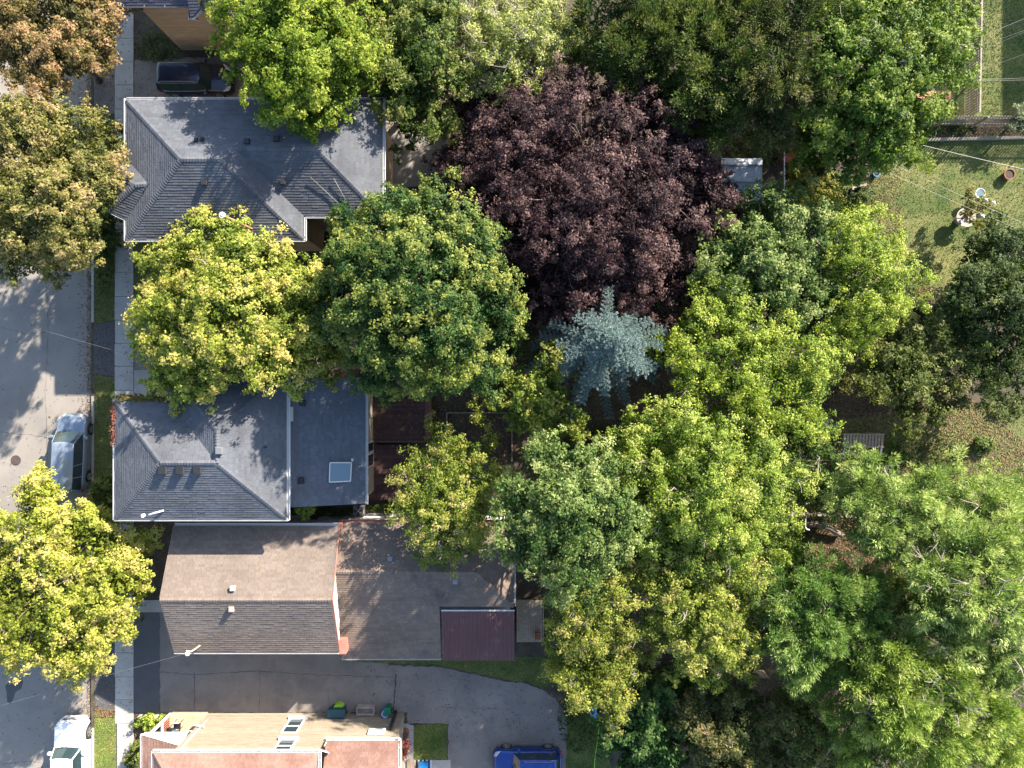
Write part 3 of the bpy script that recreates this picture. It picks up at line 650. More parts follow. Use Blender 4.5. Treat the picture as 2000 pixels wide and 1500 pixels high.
# --- slate grey house with rear extension (middle left)
def house_slate():
    ze = 6.0; k = K(ze); s = .47; v = Vector; base = P(430, 890, 0)
    R = empty("slate_roof_house", base, "house with slate grey L shaped hip roof and three square vents in a row", "house")
    c = lambda x, y, z=ze: v((x*k, y*k, z)); zr = ze + s*114.5*k
    SW, NW, IN, WN, NE, SE = c(-775,-263), c(-775,-33), c(-668,-33), c(-668,28), c(-440,28), c(-440,-263)
    RW, RJ, RN = c(-660,-148,zr), c(-554,-148,zr), c(-554,-86,zr)
    faces = [[NW,SW,RW],[SW,SE,RJ,RW],[IN,NW,RW,RJ],[WN,IN,RJ,RN],[NE,WN,RN],[SE,NE,RN,RJ]]
    hip_roof(faces, M['sh_gray'], R, seed=50, hips=[(SW,RW,0,1),(NW,RW,0,2),(RW,RJ,1,2),(SE,RJ,1,5),(RJ,RN,3,5),(NE,RN,4,5),(WN,RN,3,4)])
    o = .08; z = ze - .06
    gutter([c(-440,28)+v((o,o,-.06)), c(-440,-263)+v((o,-o,-.06))], M['white'], R, w=.14)
    gutter([c(-440,-263)+v((o,-o,-.06)), c(-775,-263)+v((-o,-o,-.06)), c(-775,-33)+v((-o,o,-.06)), c(-668,-33)+v((-o,o,-.06)), c(-668,28)+v((-o,o,-.06)), c(-440,28)+v((o,o,-.06))], M['white'], R, hangers=False, w=.09)
    w = .4; wall_box(R, "wall", M['buffbrick'], -775*k+w, -263*k+w, -440*k-w, -33*k-w, 0, ze-.12, .22); wall_box(R, "wing_wall", M['buffbrick'], -668*k+w, -33*k-w+.01, -440*k-w-.02, 28*k-w, 0, ze-.13, .22)
    m = MB(); x = -440*k; m.box((x-w, -240*k, 4.7), (x+.02, 10*k, 5.82)); m.build("fascia_board", M['white'], R)
    for px,py,f in [(430,880,5),(318,918,1),(352,918,1),(386,918,1)]: vent_at(R, px, py, faces[f], s=.5 if f == 1 else .4, h=.13 if f == 1 else .24, m='greymetal' if f == 5 else 'darkmetal')
    cc, n, u, vv = plane_basis(faces[1]); p = on_slope(304,1000,cc,n); pipe(R, [p + v((.5,.1,.08)), p + v((.1,0,.25)), p + v((-.22,-.1,.35))], .05, 'white', "exhaust_pipe")
    mm = MB(); mm.disc(p + v((-.5,-.13,.33)), .11, h=.09, n=18); mm.build("exhaust_cap", M['white'], R)
    cc, n, u, vv = plane_basis(faces[5]); p = on_slope(520,873,cc,n); pipe(R, [p, p + v((0,0,.35))], .05, 'black', "vent_pipe")
    # rear extension, a single slope falling east
    zw, zE = 5.35, 4.05; a, b, c2, d = P(566,737.5,zw), P(566,991,zw), P(714,981,zE), P(714,738,zE)
    a = v((a.x, a.y, zw)); d = v((d.x, a.y, zE)); b = v((b.x, b.y, zw)); c2 = v((c2.x, b.y, zE))
    f = [b, c2, d, a]; shingle_plane(f, M['sh_gray2'], R, seed=70)
    gutter([d + v((.07,.05,-.06)), c2 + v((.07,-.05,-.06))], M['white'], R)
    wall_box(R, "extension_wall", M['stucco'], -440*k-w+.03, b.y+.2, d.x-.22, a.y-.2, 0, zE-.2, .25)
    we = d.x - .22
    for (y0p, y1p) in ((862,884),(884.5,912)):
        zt = 3.2; yy0 = P(0,y1p,1.8).y; yy1 = P(0,y0p,1.8).y
        m = MB(); m.box((we, yy0, .9), (we+.07, yy1, zt)); wo = m.build("window", M['white'], R, bevel=.01)
        m = MB(); m.box((we+.06, yy0+.1, 1.0), (we+.085, yy1-.1, zt-.1)); m.build("pane", GLASS, wo)
    # skylight
    cc, n, u, vv = plane_basis(f)
    q = [on_slope(*p, cc, n) for p in ((643,941),(684,939),(686,903),(644,903))]; up = n * .14
    m = MB(); m.poly([p + up for p in q])
    for i in range(4): j = (i+1) % 4; m.poly([q[i], q[j], q[j]+up, q[i]+up])
    sk = m.build("skylight", M['greymetal'], R)
    m = MB(); ce = sum(q, v((0,0,0)))/4
    m.poly([ce + (p-ce)*.93 + up + n*.012 for p in q]); m.build("pane", SKYGLASS, sk)
    for i in range(4):
        j = (i+1) % 4; m = MB(); m.beam(q[i]+up+n*.015, q[j]+up+n*.015, .07, .03, up=n); m.build("frame", M['offwhite'], sk)
    m = MB(); p1 = on_slope(689,898,cc,n); p2 = on_slope(689,942,cc,n); m.beam(p1+n*.05, p2+n*.05, .03, .03); m.build("drain_strip", M['greymetal'], R)
    m = MB(); m.box((p1.x-.06,p1.y-.08,p1.z),(p1.x+.06,p1.y+.08,p1.z+.14)); m.build("drain_box", M['white'], R)
    for px, py in ((592,787),(589,938)): vent_at(R, px, py, f, s=.36, h=.16)
    m = MB(); p = P(565,809,5.6); m.box((p.x-.1,p.y-.42,5.2),(p.x+.14,p.y+.42,5.7)); m.build("meter_cover", M['offwhite'], R)
    # downspout white stub by the north wall
    p = P(592,728,3); pipe(R, [p, p + v((.35,-.05,.05))], .05, 'white', "downspout")
    # red and green creeper along the front eave
    rg = np.random.default_rng(9); n_ = 1500
    pts = []; t = rg.random(n_); pts = np.array([P(224 + 3*rg.normal(), 786 + q*85, 5.9 + rg.uniform(-.2,.15)) for q in t]); cl = ramp([(.10,.03,.03),(.22,.06,.05),(.30,.12,.08),(.12,.13,.03)], rg.random(n_))
    pts2 = np.array([P(226 + q*105, 779 + 4*rg.normal(), 5.9 + rg.uniform(-.2,.2)) for q in t]); cl2 = ramp([(.05,.08,.02),(.12,.13,.03),(.20,.15,.04),(.25,.10,.05)], rg.random(n_))
    pts = np.concatenate([pts, pts2]); V = leaf_faces(rg, pts, unit(rg.normal(size=pts.shape)*.5 + [0,0,1]), .13, .10)
    cr_root = empty("creeper_plant", P(226,783,0), "red and green creeper along the front eave of the slate grey roof", "plant")
    quad_mesh("foliage", V, np.concatenate([cl, cl2]), LEAF, cr_root, loc=tuple(P(226,783,0)))
    st = MB(); st.tube([P(226,783,0), P(226,783,3) , P(227,783,5.8)], .03, 5); st.tube([P(227,783,5.85), P(330,780,5.85)], .02, 4); st.build("stem", M['bark'], cr_root)
house_slate()

# --- brown gabled house with long rear wing (lower left)
def house_brown():
    v = Vector; ze, zr = 3.7, 5.4; base = P(500,1160,0)
    R = empty("gabled_house", base, "brown gabled house with white end wall and long shaded rear wing", "house")
    k = K(ze); kr = K(zr); x0, x1 = -660*k, -338*k; yn, ys = -277*k, -524*k; ym = -422*kr
    NW, NE, SE, SW, RW, RE = v((x0,yn,ze)), v((x1,yn,ze)), v((x1,ys,ze)), v((x0,ys,ze)), v((x0,ym,zr)), v((x1,ym,zr))
    hip_roof([[NE,NW,RW,RE],[SW,SE,RE,RW]], M['sh_brown'], R, seed=90, hips=[(RW,RE,0,1)])
    gutter([NW+v((0,.08,-.05)), NE+v((0,.08,-.05))], M['white'], R, w=.14); gutter([SW+v((0,-.05,-.05)), SE+v((0,-.05,-.05))], M['offwhite'], R, w=.07, hangers=False)
    for a, b in ((SW,RW),(NW,RW)): m = MB(); m.beam(a+v((-.03,0,-.1)), b+v((-.03,0,-.1)), .05, .16); m.build("barge_board", M['brownwall'], R)
    w = .25; wall_box(R, "wall", M['offwhite'], x0+w, ys+w, x1-w, yn-w, 0, ze-.1, .15)
    # gable end walls of horizontal siding boards
    for xx, dr in ((x1-.02, 1), (x0+w, -1)):
        z = ze - .1; h = .17
        while z < zr - .12:
            f0 = (z - ze + .1)/(zr-ze); f1 = min(1,(z + h - ze + .1)/(zr-ze)); a0 = yn-w + (ym-(yn-w))*f0; b0 = ys+w + (ym-(ys+w))*f0; a1 = yn-w + (ym-(yn-w))*f1; b1 = ys+w + (ym-(ys+w))*f1
            m = MB(); xo = xx + dr*.03; m.poly([(xo,b0,z),(xo,a0,z),(xx,a1,z+h),(xx,b1,z+h)]); m.poly([(xx,b0,z),(xx,a0,z),(xo,a0,z),(xo,b0,z)]); m.build("siding_board", M['offwhite'], R); z += h
    m = MB(); m.beam(RE+v((.03,0,-.07)), SE+v((.03,0,-.07)), .05, .10); m.beam(RE+v((.03,0,-.07)), NE+v((.03,0,-.07)), .04, .10); m.build("barge_board", M['copper'], R)
    m = MB(); m.box((x1-.1, ys-.12, ze-.9), (x1+.42, ys+.75, ze-.02)); m.build("copper_return", M['copper'], R)
    m = MB(); m.box((x1-.02, yn-.2, ze-.5), (x1+.16, yn+.16, ze+.06)); m.build("copper_return", M['copper'], R)
    fN = [NE,NW,RW,RE]; fS = [SW,SE,RE,RW]
    vent_at(R, 456, 1148, fN, m='stone', s=.3); vent_at(R, 453, 1189, fS, s=.32, h=.17, m='stone')
    # service mast
    p = P(372,1272,4.2); pipe(R, [p+v((.45,.25,-.3)), p+v((.3,.15,.1)), p+v((0,0,.25))], .05, 'wood_y', "service_mast")
    m = MB(); m.disc(p+v((-.05,-.03,.22)), .13, h=.09, n=14); m.tube([p, p+v((-.15,.12,.2)), p+v((-.05,-.2,.1))], .035, 6); m.build("insulator", M['white'], R)
    # rear wing
    zn, zt, zs = 3.25, 4.55, 2.75
    a = P(664,1020,zn); b = P(1005,1020,zn); rt = P(664,1117,zt); re = P(930,1122,zt); re.y = rt.y; sl = P(664,1286,zs); sr = P(862,1286,zs)
    sn = (zt-zs)/(rt.y-sl.y); zq = 3.85; yq = rt.y-(zt-zq)/sn; cx = P(1004,1192,zq).x; C1 = v((cx, yq, zq)); B1 = v((cx, a.y, zn)); mid = v((sr.x, yq, zq)); SL = v((a.x, sl.y, zs)); SR = v((sr.x, sl.y, zs))
    A1 = v((a.x,a.y,zn)); RT = v((a.x,rt.y,zt)); RE2 = v((re.x,rt.y,zt))
    hip_roof([[B1,A1,RT,RE2],[SL,SR,mid,C1,RE2,RT],[C1,B1,RE2]], M['sh_brown2'], R, seed=120, hips=[(RT,RE2,0,1),(RE2,C1,1,2),(RE2,B1,0,2)])
    gutter([A1+v((0,.08,-.05)), B1+v((0,.08,-.05))], M['copper'], R)
    gutter([SL+v((0,-.05,-.05)), SR+v((0,-.05,-.05))], M['offwhite'], R, w=.07, hangers=False)
    gutter([B1+v((.06,0,-.1)), C1+v((.06,0,-.05))], M['offwhite'], R, w=.08, hangers=False)
    wall_box(R, "rear_wall", M['offwhite'], x1, sl.y+.2, cx-.25, a.y-.2, 0, zs-.2, .2)
    m = MB(); m.box((x1+.1, yq-.1, zs-.25), (cx-.27, a.y-.25, zn-.2)); m.build("upper_wall", M['offwhite'], R)
    for px, py, f in ((762,1091,[B1,A1,RT,RE2]),(890,1135,[SL,SR,mid,C1,RE2,RT])): vent_at(R, px, py, f, s=.34, h=.12, m='greymetal')
    # maroon ribbed metal roof
    zz = 2.9; q0 = P(862,1192.5,3.75); q1 = P(1005,1192.5,3.75); q2 = P(1005,1290,zz); q3 = P(862,1290,zz); top_y = q0.y; bot_y = q2.y
    n = 28; xa, xb = q0.x, q1.x; rt_ = MB()
    for i in range(4):
        m = MB(); w0 = xa + (xb-xa)*i/4; w1 = xa + (xb-xa)*(i+1)/4 - .008; kk = 7; off = .004*(i % 2)
        for j in range(kk):
            u0 = w0 + (w1-w0)*j/kk; du = (w1-w0)/kk; prof = [(u0,0),(u0+du*.35,0),(u0+du*.45,.035),(u0+du*.75,.035),(u0+du*.85,0),(u0+du,0)]
            for t in range(5):
                (ua, ha), (ub, hb) = prof[t], prof[t+1]; m.poly([(ua,bot_y,zz+ha+off),(ub,bot_y,zz+hb+off),(ub,top_y,3.75+hb+off),(ua,top_y,3.75+ha+off)])
        m.build("metal_roof_panel", M['metalroof'], R)
    m = MB(); m.beam((xa,top_y+.02,3.8),(xb,top_y+.02,3.8),.08,.05); m.build("roof_flashing", M['offwhite'], R)
    for xx in (xa+.1, (xa+xb)/2, xb-.12): m = MB(); m.beam((xx,bot_y+.12,0),(xx,bot_y+.12,zz-.06),.1,.1); m.build("post", M['wood'], R)
    # dark basement window on the north side
    m = MB(); yw = yn - w; p = P(607,1020,0); m.box((p.x-.35, yw, .1), (p.x+.5, yw+.25, .55)); m.build("window_well", M['black'], R)
house_brown()

# --- yellow brick house at the bottom edge
def house_yellow():
    v = Vector; base = P(480,1480,0); R = empty("yellow_brick_house", base, "yellow brick house with faded red roof and white porch at the bottom edge", "house")
    ze = 5.2; k = K(ze); xw = -592*K(0); yw = -642*K(0); xe = -6.9*.92; x1 = P(622,0,ze).x
    wall_box(R, "wall", M['wallbrick'], xw, yw-9, x1-.25, yw, 0, ze-.1, .11); wall_box(R, "rear_wall", M['wallbrick'], x1-.25, yw-9, P(778,0,3.6).x-.2, yw-.03, 0, 3.5, .11)
    yt = P(0,1470,ze).y; xl = P(300,0,ze).x; s = .55; hw = 4.2
    A, B, C_, D = v((xl,yt,ze)), v((x1,yt,ze)), v((x1,yt-2*hw,ze)), v((xl,yt-2*hw,ze)); r1 = v((xl+hw,yt-hw,ze+s*hw)); r2 = v((x1,yt-hw,ze+s*hw))
    hip_roof([[B,A,r1,r2],[A,D,r1],[D,C_,r2,r1]], M['sh_pink'], R, seed=150, hips=[(A,r1,0,1),(D,r1,1,2)])
    gutter([A+v((-.07,.07,-.05)), B+v((.1,.07,-.05))], M['white'], R, w=.15); gutter([B+v((.08,.07,-.05)), C_+v((.08,0,-.05))], M['white'], R, w=.13); gutter([D+v((-.08,0,-.05)), A+v((-.08,.07,-.05))], M['white'], R, w=.1, hangers=False)
    zr = 3.65; a = P(626,1446,zr); b = P(778,1446,zr); hw2 = 3.6
    A2, B2, C2, D2 = v((x1+.02,a.y,zr)), v((b.x,a.y,zr)), v((b.x,a.y-2*hw2,zr)), v((x1+.02,a.y-2*hw2,zr)); t1 = v((x1+.02,a.y-hw2,zr+.42*hw2)); t2 = v((b.x-hw2,a.y-hw2,zr+.42*hw2))
    hip_roof([[B2,A2,t1,t2],[C2,B2,t2]], M['sh_pink'], R, seed=160, hips=[(B2,t2,0,1)])
    gutter([A2+v((0,.07,-.05)), B2+v((.08,.07,-.05))], M['white'], R, w=.13); gutter([B2+v((.08,.07,-.05)), C2+v((.08,0,-.05))], M['white'], R, w=.13)
    # windows on the north wall
    def win(xa, xb, z0, z1, panes):
        m = MB(); y = yw; 
        m.box((xa,y+.002,z1-.09),(xb,y+.07,z1)); m.box((xa,y+.002,z0),(xa+.09,y+.07,z1-.09)); m.box((xb-.09,y+.002,z0),(xb,y+.07,z1-.09)); m.box((xa+.09,y+.002,(z0+z1)/2-.04),(xb-.09,y+.06,(z0+z1)/2+.04))
        W = m.build("window", M['white'], R); m = MB(); m.box((xa-.08,y+.002,z0-.14),(xb+.08,y+.2,z0)); m.build("sill", M['white'], W)
        for zz0, zz1 in ((z0, (z0+z1)/2-.04), ((z0+z1)/2+.04, z1-.09)): m = MB(); m.box((xa+.09,y-.0,zz0),(xb-.09,y+.025,zz1)); m.build("pane", GLASS, W)
    X = lambda px, z: P(px, 0, z).x
    win(X(566,.9), X(597,.9), .95, 2.75, 2); win(X(546,3.6), X(580,3.6), 3.6, 4.95, 2)
    m = MB(); xx = X(737,2.4); m.box((xx-.5,yw+.0,2.3),(xx+.5,yw+.12,2.9)); m.build("window_awning", M['white'], R)
    p = P(405,1418,1.5); m = MB(); m.tube([(xw+.35,yw+.06,.8),(xw+.35,yw+.06,4.9)], .04, 8); m.build("downspout", M['white'], R, smooth=True)
    m = MB(); m.tube([v((xw-.05,yw+.1,1.9)), v((xw+.6,yw+.1,2.1))], .07, 8); m.build("gas_meter", M['white'], R)
    # satellite dish on the junction of the roofs
    q = P(630,1462,4.2); m = MB(); m.tube([v((x1+.05,a.y-.1,zr-.1)), v((x1+.05,a.y-.1,zr+.45))], .035, 8); dd = m.build("dish_mount", M['white'], R)
    m = MB(); cen = v((x1+.08,a.y-.35,zr+.5)); ax = v((-.3,-.9,.45)).normalized(); m.disc(cen, .33, ax=ax, h=.05, r2=.2, n=20); m.build("satellite_dish", M['white'], R, smooth=False)
    # porch: deck, rails, low white roof
    pz = .55; x0p, x1p = P(331,0,pz).x, P(405,0,pz).x; y0p, y1p = P(0,1396,pz).y, P(0,1500,pz).y
    n = 24
    for i in range(n):
        yy = y0p + (y1p-y0p)*i/n; m = MB(); m.box((x0p, yy+(y1p-y0p)/n+.008, pz-.05), (xw-.01, yy, pz)); m.build("deck_board", M['wood_y'], R)
    m = MB(); m.box((x0p,y1p,0),(xw-.02,y0p-.02,pz-.06)); m.build("deck_base", M['wood'], R)
    m = MB(); m.beam((x0p,y0p-.03,pz+.95),(x0p,y1p,pz+.95),.12,.06); m.build("porch_rail", M['white'], R)
    for i in range(16): m = MB(); yy = y0p - .15 - i*.14; m.beam((x0p,yy,pz),(x0p,yy,pz+.92),.04,.04); m.build("baluster", M['copper'], R)
    zc = 3.1; a0 = P(278,1435,zc); a1 = P(366,1435,zc); yb = a0.y-6
    m = MB(); pts = [v((a0.x,a0.y,zc)), v((xw,a0.y-.55,zc+.12)), v((xw,yb,zc+.5)), v((a0.x,yb,zc))]
    shingle_plane([v((a0.x,yb,zc)), v((a0.x,a0.y-.02,zc)), v((xw-.01,a0.y-.5,zc+.5)), v((xw-.01,yb,zc+.5))][::-1], M['sh_pink'], R, seed=170, course=.2)
    m = MB(); m.poly([v((a0.x,a0.y+.02,zc-.02)), v((xw-.02,a0.y+.02,zc-.02)), v((xw-.02,a0.y-.45,zc+.53)), v((a0.x,a0.y-.0,zc+.03))]); m.poly([v((a0.x,a0.y+.02,zc-.02)), v((xw-.02,a0.y+.02,zc-.02)), v((xw-.02,a0.y+.02,zc-.3)), v((a0.x,a0.y+.02,zc-.3))]); m.build("porch_roof_trim", M['white'], R)
    gutter([v((a0.x-.06,yb,zc-.03)), v((a0.x-.06,a0.y+.02,zc-.03))], M['white'], R, w=.1, hangers=False)
    for yy in (a0.y-.15, a0.y-2.5): m = MB(); m.beam((a0.x+.25,yy,0),(a0.x+.25,yy,zc-.1),.14,.14); m.build("porch_post", M['white'], R)
house_yellow()
# porch furniture
pc = P(352,1425,.55)
t = empty("bistro_table", pc, "small round glass bistro table on the porch with an orange bowl", "table"); m = MB(); m.disc(pc+Vector((0,0,.7)), .33, h=.02, n=20); m.build("table_top", SKYGLASS, t)
for i in range(3): m = MB(); a = i*2.1; m.beam(pc, pc+Vector((.25*math.cos(a),.25*math.sin(a),.69)), .025, .025); m.build("leg", M['darkmetal'], t)
m = MB(); m.disc(pc+Vector((.02,0,.722)), .11, r2=.06, h=.06, n=14); tag(m.build("bowl", M['terracotta'], None, origin=pc), "orange bowl on the glass bistro table of the porch", "bowl")
def slat_chair(px, py, rz, label):
    b = P(px, py, .55); c = empty("slatted_chair", b, label, "chair", "chairs on the porch", rz=rz)
    m = MB(); m.box((-.22,-.22,.40),(.22,.22,.43)); m.build("seat", M['darkmetal'], c, local=True)
    for i in range(5): m = MB(); x = -.2+i*.1; m.beam((x,-.22,.43),(x,-.34,.85),.05,.02); m.build("back_slat", M['white'], c, local=True)
    for sx in (-.2,.2):
        for sy in (-.2,.2): m = MB(); m.beam((sx,sy,0),(sx,sy,.4),.03,.03); m.build("leg", M['darkmetal'], c, local=True)
slat_chair(338,1426,1.57,"white slatted chair left of the glass table on the porch"); slat_chair(352,1411,3.1,"dark backed chair above the glass table on the porch"); 
b = P(385,1424,.55); g = empty("grill", b, "covered dark grill with white lid against the yellow brick wall of the porch", "grill"); m = MB(); m.box((b.x-.3,b.y-.3,.55),(b.x+.3,b.y+.22,1.3)); m.build("cover", M['darkmetal'], g, bevel=.05)
m = MB(); m.box((b.x-.28,b.y+.02,1.3),(b.x+.32,b.y+.3,1.42)); m.build("lid", M['white'], g, bevel=.04)
b = P(293,1400,0); g = empty("flower_box", b, "long white flower box at the top of the front bed", "planter"); 
for dy in (-.12,.12): m = MB(); m.box((b.x-.65,b.y+dy-.025,0),(b.x+.65,b.y+dy+.025,.4)); m.build("side_board", M['white'], g)
m = MB(); m.box((b.x-.62,b.y-.09,.05),(b.x+.62,b.y+.09,.3)); m.build("soil_fill", M['soil'], g)

# --- dark roofed beige house at the top left edge
def house_top():
    v = Vector; R = empty("beige_house", P(400,20,0), "beige brick house with dark roof at the top left edge", "house"); ze = 6.3
    xw = -645*K(0); yw = 652*K(0); ye = P(0,9,ze).y; xl = P(226,0,ze).x; xm = P(373,0,ze).x
    wall_box(R, "wall", M['buffbrick'], xw, yw, xw+15, yw+9, 0, ze-.1, .11)
    A, B = v((xl,ye,ze)), v((xm,ye,ze)); hw = 3.4
    hip_roof([[A,B,v((xm,ye+hw,ze+.6*hw)),v((xl+hw,ye+hw,ze+.6*hw))],[v((xl,ye+2*hw,ze)),A,v((xl+hw,ye+hw,ze+.6*hw))]], M['sh_dark'], R, seed=200)
    gutter([A+v((-.05,-.07,-.05)),B+v((0,-.07,-.05))], M['greymetal'], R, w=.14)
    z2 = 6.1; a = P(373,37,z2); b = P(395,20,z2); c = P(640,19,z2)
    shingle_plane([v((a.x,a.y,z2)), v((b.x,b.y,z2+.25)), v((b.x,ye+3,z2+2)), v((a.x,ye+3,z2+2))], M['sh_dark'], R, seed=205)
    shingle_plane([v((b.x,b.y,z2)), v((c.x,b.y,z2)), v((c.x,b.y+4,z2+2.4)), v((b.x,b.y+4,z2+2.4))], M['sh_dark'], R, seed=206)
    gutter([v((b.x,b.y-.07,z2-.05)), v((c.x,b.y-.07,z2-.05))], M['greymetal'], R, w=.14); gutter([v((a.x-.05,ye,z2-.02)), v((a.x-.05,a.y-.05,z2-.02))], M['greymetal'], R, w=.12)
    m = MB(); q0 = P(394,19,z2-.1); q1 = P(377,36,z2-.3); q2 = P(386,38,z2-1.2); m.beam(q0,q1,.16,.12); m.beam(q1,q2,.16,.12); m.build("downspout", M['white'], R)
house_top()
# sliver of grey roof and dark house at the top edge behind the pale tree
def house_far(name, label, px0, py0, px1, py1, ze, zr, m, wallm, seed):
    v = Vector; a = P(px0,py0,ze); b = P(px1,py1,ze); R = empty(name, (0.5*(a.x+b.x), .5*(a.y+b.y), 0), label, "house"); x0, x1 = min(a.x,b.x), max(a.x,b.x); y0, y1 = min(a.y,b.y), max(a.y,b.y); ym = (y0+y1)/2; hw = min((y1-y0)/2, (x1-x0)/2-.1)
    A,B,C_,D = v((x0,y0,ze)),v((x1,y0,ze)),v((x1,y1,ze)),v((x0,y1,ze)); r1 = v((x0+hw,ym,zr)); r2 = v((x1-hw,ym,zr))
    hip_roof([[A,B,r2,r1],[B,C_,r2],[C_,D,r1,r2],[D,A,r1]], M[m], R, seed=seed, hips=[(A,r1,0,3),(B,r2,0,1)]); wall_box(R, "wall", M[wallm], x0+.4, y0+.4, x1-.4, y1-.4, 0, ze-.1, .3)
house_far("grey_garage", "grey roofed garage peeking out at the top edge left of the pale tree", 700, -60, 868, 22, 3.2, 4.4, 'sh_gray', 'stucco', 300)
house_far("neighbour_house", "neighbouring house outside the upper right corner that shades the lawn", 2368, -900, 2760, -135, 6.0, 8.2, 'sh_gray', 'stucco', 310)
# ------------------------------------------------------------------ vehicles
def car(label, color, loc, rz, L=4.6, W=1.84, H=1.68, kind="parked_car", cat="car", hood=.30, cowl=.20, rear=-.47, rear_top=-.40, wind=.10, belt=1.02, rail=True, wr=.35, metal=.35, truck=False, ribs=0, seed=1, group=None, zg=0.0, lampc=None):
    R = empty(kind, (loc.x, loc.y, zg), label, cat, group, rz=rz); pm = paint("car_paint", color, .26, metal)
    hw = W/2; wx = (L*.305, -L*.305); N = 60
    xs = np.linspace(-L/2, L/2, N)
    def prof(x):
        f = x / L
        # plan width
        e = abs(f); w = 1.0
        if e > .36: w = 1 - .30 * ((e - .36) / .14) ** 2.2
        if f > cowl: top = belt - .02 - (.20 if not truck else .08) * ((f - cowl) / (.5 - cowl)) ** 1.6
        else: top = belt
        if f < -.46: top = belt - .12 * ((-.46 - f) / .04)
        if f > .475: top -= .22 * ((f - .475) / .025)
        bot = .24
        for c in wx:
            d = abs(x - c); r = wr + .06
            if d < r: bot = max(bot, wr + math.sqrt(r*r - d*d) - .02)
        return hw * w, top, bot
    V = []; rows = []
    for x in xs:
        w, top, bot = prof(x); mid = max(.62, bot + .02)
        sec = [(w*.96, bot), (w, min(mid, top-.25)), (w*.985, top-.16), (w*.93, top-.05), (w*.80, top), (w*.45, top+.035), (0, top+.045)]
        ring = [(x, y, z) for y, z in sec] + [(x, -y, z) for y, z in reversed(sec[:-1])]; rows.append(ring)
    m = MB(); n = len(rows[0]); base = 0
    for r in rows: m.v += r
    for i in range(N-1):
        for j in range(n-1):
            m.f.append((i*n+j, (i+1)*n+j, (i+1)*n+j+1, i*n+j+1)); m.c.append((1,1,1))
    m.f.append(tuple(range(n))); m.c.append((1,1,1)); m.f.append(tuple(reversed(range((N-1)*n, N*n)))); m.c.append((1,1,1))
    body = m.build("body", pm, R, smooth=True, local=True)
    m = MB(); m.box((-L*.46, -hw*.86, .2), (L*.46, hw*.86, .62)); m.build("underbody", M['black'], R, local=True)
    # greenhouse: dark glass shell, roof skin and pillars
    def shell(zb, zt_, ins, shrink=0.0):
        b = [(rear*L, hw*.86), (cowl*L, hw*.84)]; t = [(rear_top*L, hw*.66), (wind*L, hw*.64)]
        return b, t
    xb0, xb1, xt0, xt1 = rear*L, cowl*L, rear_top*L, wind*L; yb, yt = hw*.87, hw*.67; zb = belt-.03
    m = MB(); ns = 8
    def side(y0, y1):   # curved rails
        pass
    B0 = [(xb0,-yb*.93),(xb0,yb*.93)]
    def ringpts(z, xr, xf, y, bul):
        pts = []
        for k in range(7): q = -1 + k/3; pts.append((xf + bul*(1-q*q), y*q, z))
        for k in range(1, 6): pts.append((xf + (xr-xf)*k/6, y*(1+.03*math.sin(math.pi*k/6)), z))
        for k in range(7): q = 1 - k/3; pts.append((xr - bul*.5*(1-q*q), y*q, z))
        for k in range(1, 6): pts.append((xr + (xf-xr)*k/6, -y*(1+.03*math.sin(math.pi*k/6)), z))
        return pts
    lo = ringpts(zb, xb0, xb1, yb, .10); hi = ringpts(H-.05, xt0, xt1, yt, .08)
    for k in range(len(lo)): j = (k+1) % len(lo); m.poly([lo[k], lo[j], hi[j], hi[k]])
    m.poly(hi); m.build("windows", GLASS, R, local=True)
    # roof skin with rounded edges
    m = MB(); r0 = ringpts(H-.07, xt0-.02, xt1+.03, yt+.03, .08); c0 = Vector((sum(p[0] for p in r0)/len(r0), 0, 0)); rings = [r0]
    for s_, dz in ((.96,.045),(.85,.07),(.5,.088),(.05,.092)):
        rings.append([(c0.x + (p[0]-c0.x)*s_, p[1]*s_, H-.07+dz) for p in r0])
    nn = len(r0)
    for r in rings: m.v += r
    for i in range(len(rings)-1):
        for k in range(nn): j = (k+1) % nn; m.f.append((i*nn+k, i*nn+j, (i+1)*nn+j, (i+1)*nn+k)); m.c.append((1,1,1))
    m.f.append(tuple((len(rings)-1)*nn+k for k in range(nn))); m.c.append((1,1,1)); m.build("roof", pm, R, smooth=True, local=True)
    for i in range(ribs):
        yy = -yt*.7 + i*yt*1.4/max(1,ribs-1); m = MB(); m.beam((xt0+.12,yy,H+.012),(xt1-.15,yy,H+.014),.035,.012); m.build("roof_rib", pm, R, local=True)
    if rail:
        for sy in (-1,1): m = MB(); m.tube([(xt0+.15,sy*yt*.93,H-.0),(xt0+.25,sy*yt*.93,H+.04),(xt1-.35,sy*yt*.93,H+.04),(xt1-.2,sy*yt*.93,H)], .018, 6); m.build("roof_rail", M['greymetal'], R, local=True, smooth=True)
    for sy in (-1,1):
        for (a, b, w) in (((xb1+.0,sy*yb*1.0,zb),(xt1+.03,sy*(yt+.02),H-.05),.07), ((xb0,sy*yb,zb),(xt0-.02,sy*(yt+.02),H-.05),.16), (((xb0+xb1)/2-.1,sy*yb*1.03,zb),((xt0+xt1)/2+.05,sy*(yt*1.03+.01),H-.05),.06), ((xb0+.95,sy*yb*1.02,zb),(xt0+.75,sy*(yt*1.02+.01),H-.05),.06)):
            m = MB(); m.beam(a, b, w, .035, up=(0,sy,.4)); m.build("pillar", pm, R, local=True)
        m = MB(); m.disc((xb1-.30, sy*(hw+.10), belt+.02), .001, n=3); mm = MB()
        # mirror: rounded wedge on a short arm
        q = [(xb1-.34,sy*(hw-.02),belt-.02),(xb1-.33,sy*(hw+.04),belt+.02)]; mm.beam(q[0], q[1], .08, .05)
        c = Vector((xb1-.33, sy*(hw+.13), belt+.05)); 
